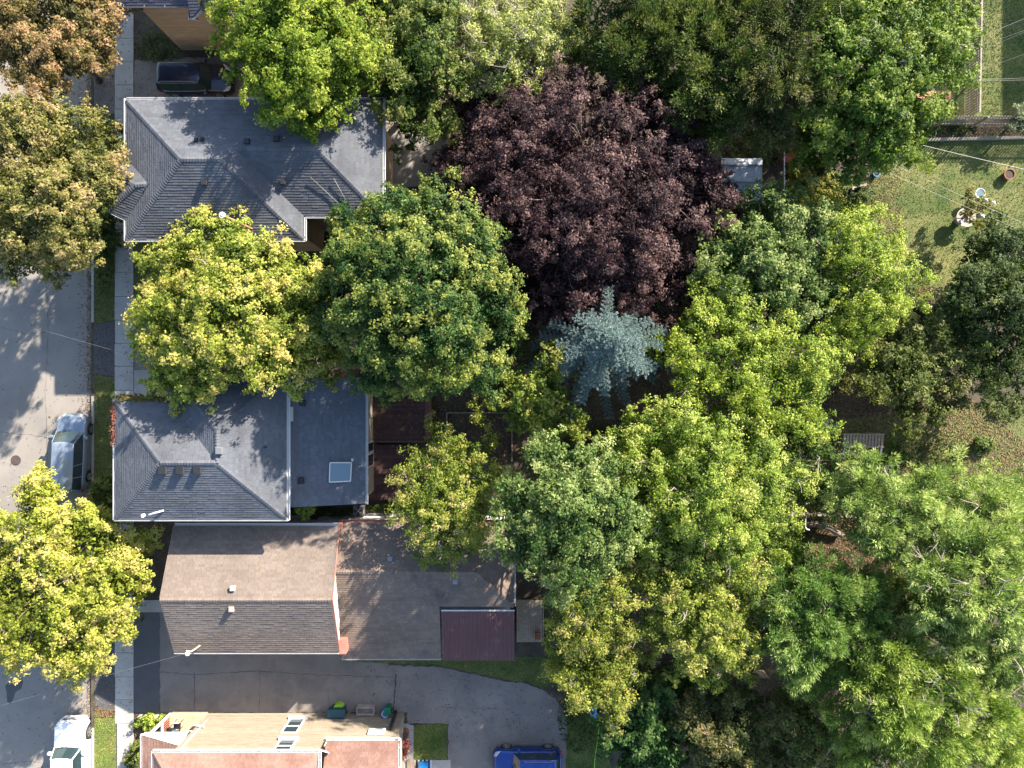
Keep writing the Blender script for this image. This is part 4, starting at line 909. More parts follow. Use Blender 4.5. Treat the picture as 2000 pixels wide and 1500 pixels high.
        for (dx, s1) in ((-.06,.8),(0,1),(.06,.75)): mm.box((c.x+dx-.035, c.y-.12*s1, c.z-.09*s1), (c.x+dx+.035, c.y+.12*s1, c.z+.09*s1))
        mm.build("wing_mirror", pm, R, local=True, bevel=.02)
        for fx in (cowl*L-.05, (xb0+xb1)/2-.12, xb0+.75):
            m = MB(); m.beam((fx, sy*(hw*.995), .45), (fx-.04, sy*(hw*.955), belt-.06), .012, .012); m.build("door_seam", M['black'], R, local=True)
        for fx in ((xb0+xb1)/2+.12, xb0+.95): m = MB(); m.beam((fx-.1, sy*(hw*1.0), belt-.20), (fx+.1, sy*(hw*1.0), belt-.20), .03, .035); m.build("door_handle", pm, R, local=True)
        m = MB(); z = belt-.30; m.poly([(L*.487,sy*hw*.50,z+.02),(L*.46,sy*hw*.80,z+.02),(L*.40,sy*hw*.945,z+.16),(L*.425,sy*hw*.80,z+.215),(L*.462,sy*hw*.56,z+.17)])
        v2 = [Vector(p)+Vector((.035,sy*.02,.03)) for p in m.v]; m = MB(); m.poly(v2); m.poly([Vector(p)-Vector((.07,sy*.03,.05)) for p in v2])
        for i in range(5): j=(i+1)%5; m.poly([v2[i], v2[j], v2[j]-Vector((.07,sy*.03,.05)), v2[i]-Vector((.07,sy*.03,.05))])
        m.build("headlight", LAMPG, R, local=True)
        m = MB(); m.box((-L*.497, sy*hw*.80-.10, belt-.30), (-L*.455, sy*hw*.80+.09, belt-.05)); m.build("tail_light", LAMPR, R, local=True, bevel=.02)
    m = MB(); m.box((L*.485, -hw*.42, .42), (L*.497, hw*.42, .66)); m.build("grille", M['black'], R, local=True, bevel=.02)
    if truck:
        for z, wdt in ((.78,.46),(.94,.40)): m = MB(); m.box((L*.462 if z > .9 else L*.488, -hw*wdt, z-.02), (L*.475 if z > .9 else L*.505, hw*wdt, z+.10)); m.build("grille_slot", M['black'], R, local=True)
    for sy in (-1,1):
        m = MB(); m.beam((cowl*L+.12, sy*.12+.1, belt+.03), (cowl*L-.02, sy*.12+.5, belt+.10), .02, .02); m.build("wiper", M['black'], R, local=True)
        m = MB(); m.beam((cowl*L+.10, sy*hw*.34, belt+.02), (L*.455, sy*hw*.30, belt-.125 if not truck else belt-.04), .03, .012); m.build("hood_crease", pm, R, local=True)
    for cx in wx:
        for sy in (-1,1):
            ax = (0, sy, 0); m = MB(); m.disc((cx, sy*(hw-.21), wr), wr-.02, ax=ax, h=.02, n=28); m.tube([(cx,sy*(hw-.21),wr),(cx,sy*(hw-.17),wr),(cx,sy*(hw-.03),wr),(cx,sy*(hw+.005),wr)], [wr*.95,wr,wr,wr*.93], 28)
            ty = m.build("wheel", M['tyre'], R, local=True)
            m = MB(); yr = sy*(hw+.008)
            for k in range(5):
                a = k*2*math.pi/5; m.beam((cx+.04*math.cos(a), yr, wr+.04*math.sin(a)), (cx+wr*.62*math.cos(a), yr, wr+wr*.62*math.sin(a)), .07, .03, up=(0,1,0))
            n_ = 24
            for k in range(n_):
                a = 2*math.pi*k/n_; b = 2*math.pi*(k+1)/n_; m.beam((cx+wr*.63*math.cos(a), yr, wr+wr*.63*math.sin(a)), (cx+wr*.63*math.cos(b), yr, wr+wr*.63*math.sin(b)), .03, .035, up=(0,1,0))
            m.disc((cx, yr-sy*.005, wr), .05, ax=ax, h=.02, n=12); rm = m.build("rim", M['rim'], None, local=True); rm.parent = ty
    return R
HP = math.pi/2
car("silver grey wagon parked at the kerb under the bright yellow maple", (.22,.26,.32), P(140,884,.6), HP - .045, L=5.0, W=1.96, H=1.74, ribs=5, rail=False, hood=.3, cowl=.27, wind=.13, rear=-.48, rear_top=-.45, group="cars parked along the kerb", zg=-.13)
car("white off road vehicle with black grille slots at the kerb, bottom left corner", (.78,.78,.79), P(140,1480,.6), HP + .0, L=5.0, W=1.94, H=1.85, truck=True, cowl=.17, wind=.08, rail=False, belt=1.16, wr=.42, metal=0, group="cars parked along the kerb", zg=-.13)
car("black estate car parked between the beige house and the grey hip roof", (.018,.024,.05), P(384,156,.6), 0.0, L=4.6, W=1.85, H=1.70, metal=.3, wr=.35, rear=-.485, rear_top=-.43, cowl=.24, wind=.12)
car("bright blue car at the end of the long driveway by the bottom edge", (.006,.035,.20), P(1030,1489,.6), math.pi, L=4.35, W=1.83, H=1.60, metal=.3)

# ------------------------------------------------------------------ decks and yard things
def deck(name, label, px0, py0, px1, py1, z, m, along_x=True, board=.14, cat="deck"):
    a = P(px0, py0, z); b = P(px1, py1, z); R = empty(name, ((a.x+b.x)/2, (a.y+b.y)/2, 0), label, cat)
    lo, hi = (b.y, a.y) if along_x else (a.x, b.x); n = int((hi-lo)/board); rnd = random.Random(n)
    for i in range(n):
        s = lo + i*board; t = rnd.uniform(.75, 1.25); mb = MB(); zz = z + rnd.uniform(-.003,.003)
        if along_x: mb.box((a.x, s+.005, zz-.03), (b.x, s+board-.005, zz), (t,t,t))
        else: mb.box((s+.005, b.y, zz-.03), (s+board-.005, a.y, zz), (t,t,t))
        mb.build("board", M[m], R, colors=True)
    mb = MB(); mb.box((a.x+.05, b.y+.05, 0), (b.x-.05, a.y-.05, z-.05)); mb.build("deck_frame", M['black'], R)
    return R
d1 = deck("upper_deck", "upper dark red deck behind the slate grey extension with plank rail", 716, 740, 829, 861, .75, 'wood_red')
a = P(833.5,735,.9); b = P(833.5,858,.9)
for i in range(3): m = MB(); x = a.x - .13 + i*.125; m.box((x,b.y,.86),(x+.115,a.y,.9)); m.build("rail_board", M['wood_red2'], d1)
m = MB(); m.box((a.x-.1,b.y,0),(a.x+.2,a.y,.85)); m.build("bench_base", M['wood_red2'], d1)
d2 = deck("lower_deck", "lower part of the dark red deck below its plank step", 716, 866, 800, 976, .38, 'wood_red')
a = P(716,855,.62); b = P(829,864.5,.62); m = MB(); m.box((a.x,b.y,.3),(b.x,a.y,.62)); m.build("step_board", M['wood_red2'], d2)
# planter frame in the dark yard
g = empty("raised_bed", G(925,845), "dark timber frame of a raised garden bed right of the deck", "planter")
for q in (((873,806),(1000,806)),((873,806),(873,900)),((1000,806),(1000,900))): m = MB(); m.beam(G(*q[0],.15), G(*q[1],.15), .06, .3); m.build("edge_board", M['wood_gray'], g)
# wooden steps beside the metal roof
d3 = deck("back_porch", "weathered plank landing beside the maroon metal roof", 1009, 1172, 1062, 1254, .5, 'wood', along_x=False, board=.15)
for px in (1038, 1043, 1061): m = MB(); m.beam(P(px,1172,1.1), P(px,1254,1.1), .06, .06); m.build("rail", M['wood'], d3)
p = P(1049,1243,.75); m = MB(); m.box((p.x-.22,p.y-.2,.52),(p.x+.22,p.y+.2,.80)); tag(m.build("storage_bin", M['terracotta'], None, bevel=.02, origin=p), "small maroon box on the weathered landing", "box")
# air conditioner
p = P(700,998,.8); R = empty("air_conditioner", (p.x,p.y,0), "square air conditioning unit with round fan beside the slate grey extension", "air conditioner")
m = MB(); m.box((p.x-.34,p.y-.34,.05),(p.x+.34,p.y+.34,.78)); m.build("housing", M['greymetal'], R, bevel=.03)
m = MB(); m.disc((p.x,p.y,.785),.29,h=.008,n=28); m.build("fan_opening", M['black'], R)
for i in range(4):
    m = MB(); a = i*HP+.4; c = Vector((p.x,p.y,.80)); q = [c+Vector((math.cos(a+t)*r, math.sin(a+t)*r, .02*(t/.9))) for r,t in ((.06,0),(.25,0),(.27,.45),(.25,.9),(.07,.6))]; m.poly(q); m.poly(q[::-1]); m.build("fan_blade", M['greymetal'], R)
for rr in (.12,.2,.28):
    m = MB()
    for k in range(24): a=2*math.pi*k/24; b=2*math.pi*(k+1)/24; m.beam((p.x+rr*math.cos(a),p.y+rr*math.sin(a),.84),(p.x+rr*math.cos(b),p.y+rr*math.sin(b),.84),.008,.008)
    m.build("guard_ring", M['darkmetal'], R)
m = MB(); m.disc((p.x,p.y,.82),.05,h=.03,n=12); m.build("hub", M['white'], R)
# manhole
p = P(31,899,-.13); R = empty("manhole_cover", p, "round rusty manhole cover in the road left of the silver wagon", "manhole cover"); m = MB(); m.disc(p, .33, h=.012, n=32); m.build("lid", M['iron'], R)
m = MB()
for rr in (.28,.18,.09):
    for k in range(28): a=2*math.pi*k/28; b=2*math.pi*(k+1)/28; m.beam((p.x+rr*math.cos(a),p.y+rr*math.sin(a),p.z+.014),(p.x+rr*math.cos(b),p.y+rr*math.sin(b),p.z+.014),.025,.01)
m.build("raised_rings", M['darkmetal'], R)
# bins and clutter against the yellow house
def wheelie(px, py, z, label, mt, w, d, h, lidm, rz=0):
    p = P(px,py,0); R = empty("wheelie_bin", (p.x,p.y,0), label, "bin", rz=rz); m = MB(); a,b = w/2,d/2; lo=[(-a*.8,-b*.8,.05),(a*.8,-b*.8,.05),(a*.8,b*.8,.05),(-a*.8,b*.8,.05)]; hi=[(-a,-b,h),(a,-b,h),(a,b,h),(-a,b,h)]
    m.poly(lo[::-1]); m.poly(hi)
    for i in range(4): j=(i+1)%4; m.poly([lo[i],lo[j],hi[j],hi[i]])
    m.build("body", M[mt], R, local=True, bevel=.02); m = MB(); m.box((-a-.02,-b-.02,h),(a+.02,b+.03,h+.06)); m.build("lid", M[lidm], R, local=True, bevel=.02); m = MB(); m.tube([(-a*.7,-b-.06,h-.03),(a*.7,-b-.06,h-.03)],.02,6); m.build("handle", M[mt], R, local=True)
    for sx in (-1,1): m = MB(); m.tube([(sx*a*.8,-b*.9,.1),(sx*(a*.8+.05),-b*.9,.1)],.1,12); m.build("wheel", M['black'], R, local=True)
wheelie(663,1382,0,"long dark teal bin against the wall of the yellow brick house",'teal',1.15,.5,.85,'teal')
wheelie(761,1378,0,"dark green bin behind the blue one near the driveway",'greenpl',.36,.4,.8,'greenpl')
p = P(753,1392,.5); R = empty("blue_barrel", (p.x,p.y,0), "round blue barrel with white rim beside the dark green bin", "barrel"); m = MB(); m.disc((p.x,p.y,0),.24,h=.7,r2=.2,n=20); m.build("body", M['blueplastic'], R)
m = MB(); m.tube([Vector((p.x,p.y,.72))+Vector((.2*math.cos(t),.2*math.sin(t),0)) for t in np.linspace(0,6.283,20)],.025,5); m.build("rim", M['white'], R)
p = P(664,1374,0); m = MB()
for i in range(10): a=math.pi*i/9; m.v.append((p.x+.32*math.cos(a),p.y-.1+.26*math.sin(a),.0))
q=[Vector(v) for v in m.v]; m=MB(); m.poly([v+Vector((0,0,.45)) for v in q]); 
for i in range(9): m.poly([q[i],q[i+1],q[i+1]+Vector((0,0,.45)),q[i]+Vector((0,0,.45))])
tag(m.build("kids_sandbox", M['lime'], None, origin=p), "lime green half round tub behind the teal bin", "tub")
p = P(716,1383,0); R = empty("garden_crate", p, "long grey crate with dark opening between the bins", "crate")
for (x0_,y0_,x1_,y1_,z1_) in ((-.55,.2,.55,.25,.5),(-.55,-.2,-.5,.2,.5),(.5,-.2,.55,.2,.5),(-.55,-.25,.55,-.2,.5),(-.5,-.2,.5,.2,.06)): m=MB(); m.box((p.x+x0_,p.y+y0_,0.0 if z1_>.1 else .01),(p.x+x1_,p.y+y1_,z1_)); m.build("side_panel", M['stone'], R)
m = MB(); a = Vector((P(774,0,0).x, -642*CAM_H/F_PX+.08, .05)); b = a + Vector((0,0,2.3)); m.beam(a,b,.22,.14); tag(m.build("drain_pipe", M['darkmetal'], None, origin=a), "black upright drain duct on the wall near the blue barrel", "pipe")
p = P(790,1434,.4); R = empty("wooden_barrel", (p.x,p.y,0), "dark wooden barrel planter at the corner of the rear roof", "planter"); m = MB(); m.disc((p.x,p.y,0),.3,h=.55,r2=.25,n=18); m.build("barrel_body", M['terracotta'], R)
m = MB(); m.disc((p.x,p.y,.56),.26,h=.02,n=18); m.build("soil_fill", M['soil'], R)
p = G(828,1497); R = empty("striped_mat", p, "black and white striped mat at the bottom edge beside the driveway", "mat")
for i in range(8): m = MB(); x = p.x-.52+i*.13; m.box((x,p.y-.6,.02),(x+.125,p.y+.45,.011)); m.build("stripe", M['white'] if i%2 else M['black'], R)
m = MB(); m.box((p.x-.3,p.y-.6,.04),(p.x+.3,p.y+.38,.3)); tag(m.build("paddling_tub", M['blueplastic'], None, bevel=.03, origin=p), "bright blue plastic tub on the striped mat", "tub")
m = MB(); p = G(803,1495); m.box((p.x-.25,p.y-.5,.02),(p.x+.22,p.y+.4,.12)); tag(m.build("doorstep", M['brownwall'], None, origin=p), "brown doorstep left of the striped mat", "step")
# blue slide under the lowest honey locust
p = G(1160,1385); R = empty("kids_slide", p, "bright blue plastic slide under the lowest yellow green tree", "slide"); q = [Vector((p.x-.18,p.y+.55,1.0)),Vector((p.x-.1,p.y,.55)),Vector((p.x+.15,p.y-.55,.1))]
for i in range(2): m = MB(); m.beam(q[i],q[i+1],.45,.04); m.build("chute", M['blueplastic'], R)
for sx in (-.2,.2): m = MB(); m.beam(q[0]+Vector((sx,0,-1)),q[0]+Vector((sx,0,.1)),.05,.05); m.build("leg", M['blueplastic'], R)
m = MB(); m.tube([P(1172,1400,.08),P(1168,1440,.06),P(1162,1480,.06),P(1159,1540,.06)],.025,5); tag(m.build("garden_hose", M['lime'], None, origin=P(1168,1440,0)), "thin yellow green hose running to the bottom edge", "hose")
# metal shed
def shed():
    z=2.1; R = empty("garden_shed", G(1452,356), "small grey sheet metal shed with seamed roof right of the purple maple", "shed"); v=Vector
    rows = [(309,322,1.95,2.12),(323.5,355.5,2.12,2.2),(357,390.5,2.2,2.12),(392,404,2.12,1.9)]
    for ri,(ya,yb,za,zb2) in enumerate(rows):
        for i in range(6):
            xa = 1409+i*13.2; xb = xa+12.8; m=MB(); a,b,c,d = P(xa,ya,za),P(xb,ya,za),P(xb,yb,zb2),P(xa,yb,zb2); m.poly([d,c,b,a]); up=v((0,0,-.02)); m.poly([a+up,b+up,c+up,d+up])
            for s,t in ((a,b),(b,c),(c,d),(d,a)): m.poly([s,t,t+up,s+up])
            e=(b+c)/2; m.beam(b+v((0,0,.01)),c+v((0,0,.01)),.035,.011); m.build("roof_panel", M['shedroof'], R)
    for yy,zz in ((322.8,2.14),(356.2,2.22),(391.2,2.14)): m=MB(); m.beam(P(1409,yy,zz),P(1489,yy,zz),.09,.05); m.build("roof_batten", M['greymetal'], R)
    a=P(1411,307,1.9); b=P(1486,403,1.9); m=MB(); m.box((a.x,b.y+.05,0),(b.x,a.y-.05,1.88)); m.build("shed_wall", M['terracotta'], R)
shed()
# fences
def rail_fence(name, label, a, b, h, m, step, pk_w, pk_t, cap=True, posts=2.4, z0=0.0, group=None, capm=None):
    A = G(*a); B = G(*b); R = empty(name, (A+B)/2, label, "fence", group); d=(B-A); L=d.length; d.normalize(); s=d.cross(Vector((0,0,1)))
    n=int(L/step)
    pk=None
    for i in range(n+1):
        p=A+d*(i*step)
        if pk is None:
            mm=MB(); mm.beam(Vector((0,0,.05)),Vector((0,0,h)),pk_w,pk_t,up=tuple(s)); 
            pk=mm.build("picket", M[m], R, local=True); pk.location=p-(A+B)/2
        else: c=pk.copy(); COL.objects.link(c); c.parent=R; c.location=p-(A+B)/2
    for hz in (h*.3,h*.85): mm=MB(); mm.beam(A+s*.05+Vector((0,0,hz)),B+s*.05+Vector((0,0,hz)),.045,.09); mm.build("rail", M[m], R)
    if cap: mm=MB(); mm.beam(A+Vector((0,0,h+.02)),B+Vector((0,0,h+.02)),.10,.04); mm.build("cap_rail", M[capm or m], R)
    k=0
    while k<=L: p=A+d*k; mm=MB(); mm.beam(p+s*.1,p+s*.1+Vector((0,0,h+.1)),.1,.1); mm.build("post", M[m], R); k+=posts
    return R
rail_fence("picket_fence", "upright wooden picket fence with pale cap rail along the left edge of the top lawn", (1889,-40), (1884,236), 1.5, 'wood_gray', .17, .09, .03, capm='wood_gray')
rail_fence("picket_fence", "wooden picket fence running right to the frame edge below the top lawn", (1750,246), (2090,246), 1.7, 'wood_gray', .19, .10, .03, cap=False)
rail_fence("picket_fence", "dark board fence behind the bare shrub below the lawn", (1760,598), (1925,592), 1.4, 'wood_gray', .16, .13, .03)
rail_fence("picket_fence", "weathered board fence in the dark gap above the leaf litter left of the pines", (1530,996), (1655,1003), 1.3, 'wood_gray', .22, .06, .03)
rail_fence("picket_fence", "short wooden fence beside the patio under the pale twiggy tree", (878,255), (878,340), 1.3, 'wood_y', .18, .11, .03)
rail_fence("picket_fence", "short stair like fence above the corner of the sunny lawn", (1650,375), (1678,368), 1.0, 'wood_gray', .12, .05, .05)
rail_fence("picket_fence", "dark plank fence in the gap at the bottom between yellow trees and pines", (1420,1308), (1490,1308), 1.2, 'wood_gray', .15, .12, .03)
def chain_fence():
    A=G(1517,275); B=G(1517,395); R=empty("chain_link_fence",(A+B)/2,"chain link fence with bright top rail right of the metal shed","fence"); h=1.3; m=MB(); m.tube([A+Vector((0,0,h)),B+Vector((0,0,h))],.04,6); m.build("top_rail",M['white'],R)
    L=(A-B).length; k=0
    while k<L+.1: m=MB(); p=A+(B-A).normalized()*k; m.tube([p,p+Vector((0,0,h+.05))],.035,6); m.build("post",M['greymetal'],R); k+=L/3
    m=MB(); n=int(L/.14)
    for i in range(n):
        y=A.y-i*.14; m.beam((A.x,y,.05),(A.x,y-.6,h-.02),.006,.006); m.beam((A.x,y-.6,.05),(A.x,y,h-.02),.006,.006)
    m.build("wire_mesh",M['greymetal'],R)
chain_fence()
p=P(1095,0,2.0); R=empty("timber_post_rail",G(1085,50),"pale timber beam running down from the top edge beside the yellow shrub","beam"); m=MB(); m.beam(P(1096,-30,2.2),P(1096,108,2.2),.16,.14); m.build("beam",M['wood_y'],R)
for py in (5,95): m=MB(); q=P(1096,py,2.1); m.beam((q.x,q.y,0),(q.x,q.y,2.13),.12,.12); m.build("post",M['wood_gray'],R)
m=MB(); m.tube([P(886,207,1.6),P(912,211,1.65),P(938,218,1.5)],[.05,.065,.045],7); tag(m.build("bare_branch",M['white'],None,smooth=True,origin=P(912,211,1.5)),"bleached bare branch left of the purple maple's upper edge","branch")
# garden edging, red cover, patio
R=empty("stone_edging",G(1545,330),"curved pale stone edging beside the chain link fence","edging"); pts=[(1523,342),(1534,336),(1545,328),(1556,318),(1566,310)]
for i in range(4): m=MB(); m.beam(G(*pts[i],.1),G(*pts[i+1],.1),.3,.2); m.build("edging_stone",M['stone'],R,bevel=.03)
m=MB(); q=[P(x,y,.5) for x,y in ((1527,312),(1545,292),(1576,290),(1574,302),(1556,312),(1548,322))]; m.poly(q[::-1])
for i in range(6): j=(i+1)%6; m.poly([q[i],q[j],Vector((q[j].x,q[j].y,0)),Vector((q[i].x,q[i].y,0))])
tag(m.build("garden_cover",M['redtarp'],None,origin=P(1550,305,0)),"rusty red cover lying behind the chain link fence","cover")
R=empty("paver_patio",(0,0,0),kind='structure'); rnd=random.Random(8)
for i in range(6):
    for j in range(8):
        a=G(1790+i*11.2,178+j*6.3); b=G(1790+(i+1)*11.2-.4,178+(j+1)*6.3-.4); t=rnd.uniform(.85,1.1); m=MB(); m.box((a.x,b.y,0),(b.x,a.y,.05+rnd.uniform(-.004,.004)),(t,t,t)); m.build("paver",M['redpaver'],R,colors=True)
m=MB(); m.beam(G(1852,233,.15),G(1886,236,.15),.16,.3); tag(m.build("retaining_board",M['wood'],None,origin=G(1870,235)),"pale board along the lower edge of the salmon patio","board")
m=MB(); m.beam(G(1790,275,.12),G(2080,268,.12),.18,.24); tag(m.build("retaining_board",M['wood_gray'],None,origin=G(1930,272)),"long dark board edging the bed below the right hand picket fence","board")
# pots, table, lanterns on the lawn
def lathe(mb,c,prof,n=24):
    for i in range(len(prof)-1):
        (r0,z0),(r1,z1)=prof[i],prof[i+1]
        for k in range(n):
            a=2*math.pi*k/n;b=2*math.pi*(k+1)/n; mb.poly([(c.x+r0*math.cos(a),c.y+r0*math.sin(a),c.z+z0),(c.x+r0*math.cos(b),c.y+r0*math.sin(b),c.z+z0),(c.x+r1*math.cos(b),c.y+r1*math.sin(b),c.z+z1),(c.x+r1*math.cos(a),c.y+r1*math.sin(a),c.z+z1)])
c=G(1872,430); R=empty("stone_table",c,"round stone table with clutter on the sunny lawn","table"); m=MB(); m.disc(c+Vector((0,0,.72)),.62,h=.07,n=28); m.build("table_top",M['stone'],R)
m=MB(); lathe(m,c,[(.32,0),(.26,.1),(.18,.4),(.24,.7)],16); m.build("pedestal",M['stone'],R)
m=MB(); m.beam(c+Vector((-.35,-.15,.85)),c+Vector((.75,.45,1.3)),.08,.04); tag(m.build("garden_tool",M['black'],None,origin=c+Vector((0,0,.8))),"long black tool leaning across the round stone table","tool")
for i,(dx,dy,mt,lb) in enumerate(((.0,.18,'terracotta',"orange pot on the round stone table, nearest its middle"),(-.32,-.3,'white',"white dish at the lower left rim of the stone table"),(.12,-.02,'wood_y',"tan pot beside the orange one on the stone table"))):
    m=MB(); q=c+Vector((dx,dy,.795)); lathe(m,q,[(.001,.01),(.07,0),(.11,.12),(.09,.12),(.001,.08)],12); tag(m.build("table_pot",M[mt],None,origin=q),lb,"pot")
c=P(1914,378,.75); c.z=0; R=empty("bird_bath",c,"large pale round bird bath above the thin little tree","bird bath"); m=MB(); lathe(m,c,[(.2,0),(.09,.12),(.07,.6),(.30,.72),(.33,.80),(.30,.80),(.22,.75),(.001,.73)],24); m.build("bowl",M['offwhite'],R,smooth=True)
m=MB(); m.disc(c+Vector((0,0,.765)),.25,n=24); m.build("water",SKYGLASS,R)
def lantern(px,py,label):
    c=P(px,py,.6); c.z=0; R=empty("garden_lantern",c,label,"lantern","garden lanterns around the thin tree"); m=MB(); m.tube([c,c+Vector((0,0,.45))],.02,6); m.build("stake",M['darkmetal'],R)
    m=MB(); m.box((c.x-.09,c.y-.09,.45),(c.x+.09,c.y+.09,.6)); m.build("lamp_glass",M['black'],R); m=MB(); m.poly([(c.x-.13,c.y-.11,.6),(c.x+.13,c.y-.11,.6),(c.x,c.y,.7)]); m.poly([(c.x+.13,c.y-.11,.6),(c.x+.13,c.y+.11,.6),(c.x,c.y,.7)]); m.poly([(c.x+.13,c.y+.11,.6),(c.x-.13,c.y+.11,.6),(c.x,c.y,.7)]); m.poly([(c.x-.13,c.y+.11,.6),(c.x-.13,c.y-.11,.6),(c.x,c.y,.7)]); m.build("lamp_cap",M['white'],R)
for px,py,lb in ((1926,391,"white capped lantern nearest the round bird bath"),(1940,396,"white capped lantern furthest right of the bird bath"),(1943,414,"white capped lantern on the right of the thin little tree"),(1919,423,"white capped lantern between the thin tree and the stone table")): lantern(px,py,lb)
def pot(px,py,r,h,mt,label):
    c=P(px,py,h*.7); c.z=0; R=empty("plant_pot",c,label,"pot"); m=MB(); lathe(m,c,[(r*.7,0),(r*.95,h*.85),(r,h),(r*.85,h),(r*.8,h*.85)],20); m.build("pot_body",M[mt],R); m=MB(); m.disc(c+Vector((0,0,h*.86)),r*.82,n=20); m.build("soil_fill",M['soil'],R)
pot(1970,341,.36,.4,'terracotta',"red brown pot in the shade on the lawn below the long cable"); pot(1711,339,.22,.3,'blueplastic',"small blue pot at the upper left corner of the lawn"); pot(1700,378,.2,.25,'greenpl',"green pot by the short stair like fence")
# wooden swing seat with slatted canopy
def swing():
    c=G(1680,870); R=empty("garden_swing",c,"weathered wooden swing frame with slatted canopy among fallen leaves","swing"); z=2.0; a=P(1650,851,z); b=P(1724,851,z); y0=P(0,849,z).y; y1=P(0,873,z-.1).y
    n=13
    for i in range(n):
        x=a.x+(b.x-a.x)*i/(n-1); m=MB(); m.beam((x,y0,z),(x,y1,z-.1),.145,.025); m.build("canopy_slat",M['wood'],R)
    for y,zz in ((y0+.03,z+.02),(y1-.0,z-.08)): m=MB(); m.beam((a.x-.1,y,zz),(b.x+.1,y,zz),.08,.08); m.build("canopy_beam",M['wood'],R)
    ye=P(0,898,z-.3).y
    for x in (a.x,b.x): m=MB(); m.beam((x,y1,z-.12),(x,ye,z-.3),.11,.06); m.build("side_arm",M['offwhite'],R)
    for x in (a.x+.03,b.x-.03):
        for y in (y0,ye): m=MB(); m.beam((x,y,0),(x,y,z-.15),.09,.09); m.build("post",M['wood'],R)
    m=MB(); 
    for i in range(5): m=MB(); y=y1-.15-i*.12; m.beam((a.x+.2,y,.5),(b.x-.2,y,.5),.1,.025); m.build("seat_slat",M['wood_red2'],R)
    for i in range(3): m=MB(); m.beam((a.x+.2,y1+.1+i*.04,.65+i*.14),(b.x-.2,y1+.1+i*.04,.65+i*.14),.1,.03); m.build("back_slat",M['wood_red2'],R)
swing()
# fallen trunk, pole with arm
m=MB(); m.tube([P(1570,1026,.5),P(1595,1024,.7),P(1618,1030,.6),P(1645,1046,.3)],[.14,.19,.2,.16],9); tag(m.build("fallen_trunk",M['bark'],None,smooth=True,origin=P(1600,1030,.3)),"curved dark fallen trunk in the gap left of the pines","log")
c=P(1574,985,2.5); R=empty("clothes_pole",G(1574,1000),"grey pole with white cross arm in the dark gap left of the pines","pole"); b_=P(1575,1030,.3); m=MB(); m.tube([P(1574,1034,0),P(1574,1008,1.4),P(1575,984,2.6)],.05,7); m.build("pole",M['greymetal'],R); m=MB(); m.tube([P(1575,984,2.6),P(1607,979,2.7)],.035,6); m.build("arm",M['white'],R)
m=MB(); m.tube([P(1573,1013,1.2),P(1573,1030,1.0),P(1576,1034,1.0),P(1581,1035,1.0)],.045,6); m.build("hook",M['white'],R)
# cables
def cable(label, pts, r=.012, sag=.15, name="overhead_cable", mt='cable'):
    q=[]; n=24; a,b=P(*pts[0]),P(*pts[1])
    for i in range(n+1): f=i/n; q.append(a.lerp(b,f)+Vector((0,0,-4*sag*f*(1-f))))
    m=MB(); m.tube(q,r,5); tag(m.build(name,M[mt],None,origin=(a+b)/2),label,"cable","overhead cables")
cable("thin cable crossing the road to the brown gabled house",((-160,1425,6.0),(372,1274,4.5)),.006)
cable("thin cable crossing the road above the middle driveway",((-120,588,6.2),(262,696,5.2)),.006)
cable("thick pale cable running down right over the lawn",((1690,255,5.2),(2080,348,6.0)),.013)
cable("upper of the two thin cables crossing the lawn to the right",((1740,318,4.5),(2080,470,5.5)),.006)
cable("lower of the two thin cables crossing the lawn to the right",((1710,325,4.5),(2080,485,5.5)),.007)
cable("uppermost cable over the top lawn",((1880,86,4.5),(2080,2,5.5)),.011)
cable("second cable from the top over the top lawn",((1890,98,4.5),(2080,30,5.5)),.007)
cable("cable in the middle of the top lawn",((1900,105,4.5),(2080,28,5.5)),.006)
cable("faint rising cable low on the top lawn",((1905,140,4.5),(2080,75,5.5)),.006)
cable("level pair of cables low on the top lawn, the upper",((1884,155,4.5),(2080,147,5.0)),.006)
cable("level pair of cables low on the top lawn, the lower",((1884,156,4.4),(2080,153,4.9)),.006)
# palettes: leaf colours, dark to light
LIME = [(.05,.09,.014),(.13,.19,.022),(.25,.32,.042),(.37,.40,.075)]
YEL = [(.08,.105,.015),(.18,.22,.025),(.33,.35,.05),(.44,.39,.11)]
YELTAN = [(.08,.08,.018),(.17,.155,.03),(.28,.235,.05),(.36,.24,.11)]
GOLD = [(.065,.10,.014),(.155,.205,.028),(.30,.335,.05),(.42,.37,.10)]
BRGREEN = [(.03,.062,.008),(.08,.135,.014),(.17,.235,.026),(.28,.31,.05)]
MID = [(.02,.05,.012),(.045,.095,.018),(.09,.14,.03),(.16,.19,.055)]
MIDT = [(.022,.05,.012),(.06,.10,.02),(.13,.165,.035),(.25,.25,.08)]
DEEP = [(.012,.034,.013),(.03,.075,.02),(.085,.13,.03),(.25,.27,.06)]
BLUEG = [(.022,.05,.017),(.06,.11,.027),(.14,.195,.05),(.28,.32,.12)]
OLIVE = [(.05,.065,.018),(.11,.12,.028),(.21,.20,.05),(.33,.25,.11)]
ORANGE = [(.045,.05,.015),(.11,.10,.028),(.20,.155,.05),(.33,.215,.10)]
PURPLE = [(.014,.009,.012),(.032,.017,.021),(.068,.038,.040),(.19,.12,.11)]
CEDAR = [(.015,.035,.012),(.03,.06,.018),(.06,.085,.022),(.12,.13,.035)]
DARK = [(.015,.032,.010),(.034,.058,.016),(.065,.10,.026),(.13,.155,.045)]
PALE = [(.10,.13,.03),(.20,.24,.055),(.34,.37,.10),(.46,.45,.18)]
PINE = [(.055,.10,.024),(.135,.21,.048),(.28,.36,.09),(.42,.47,.16)]
SPRUCE = [(.055,.095,.10),(.125,.18,.175),(.22,.295,.28),(.36,.43,.39)]
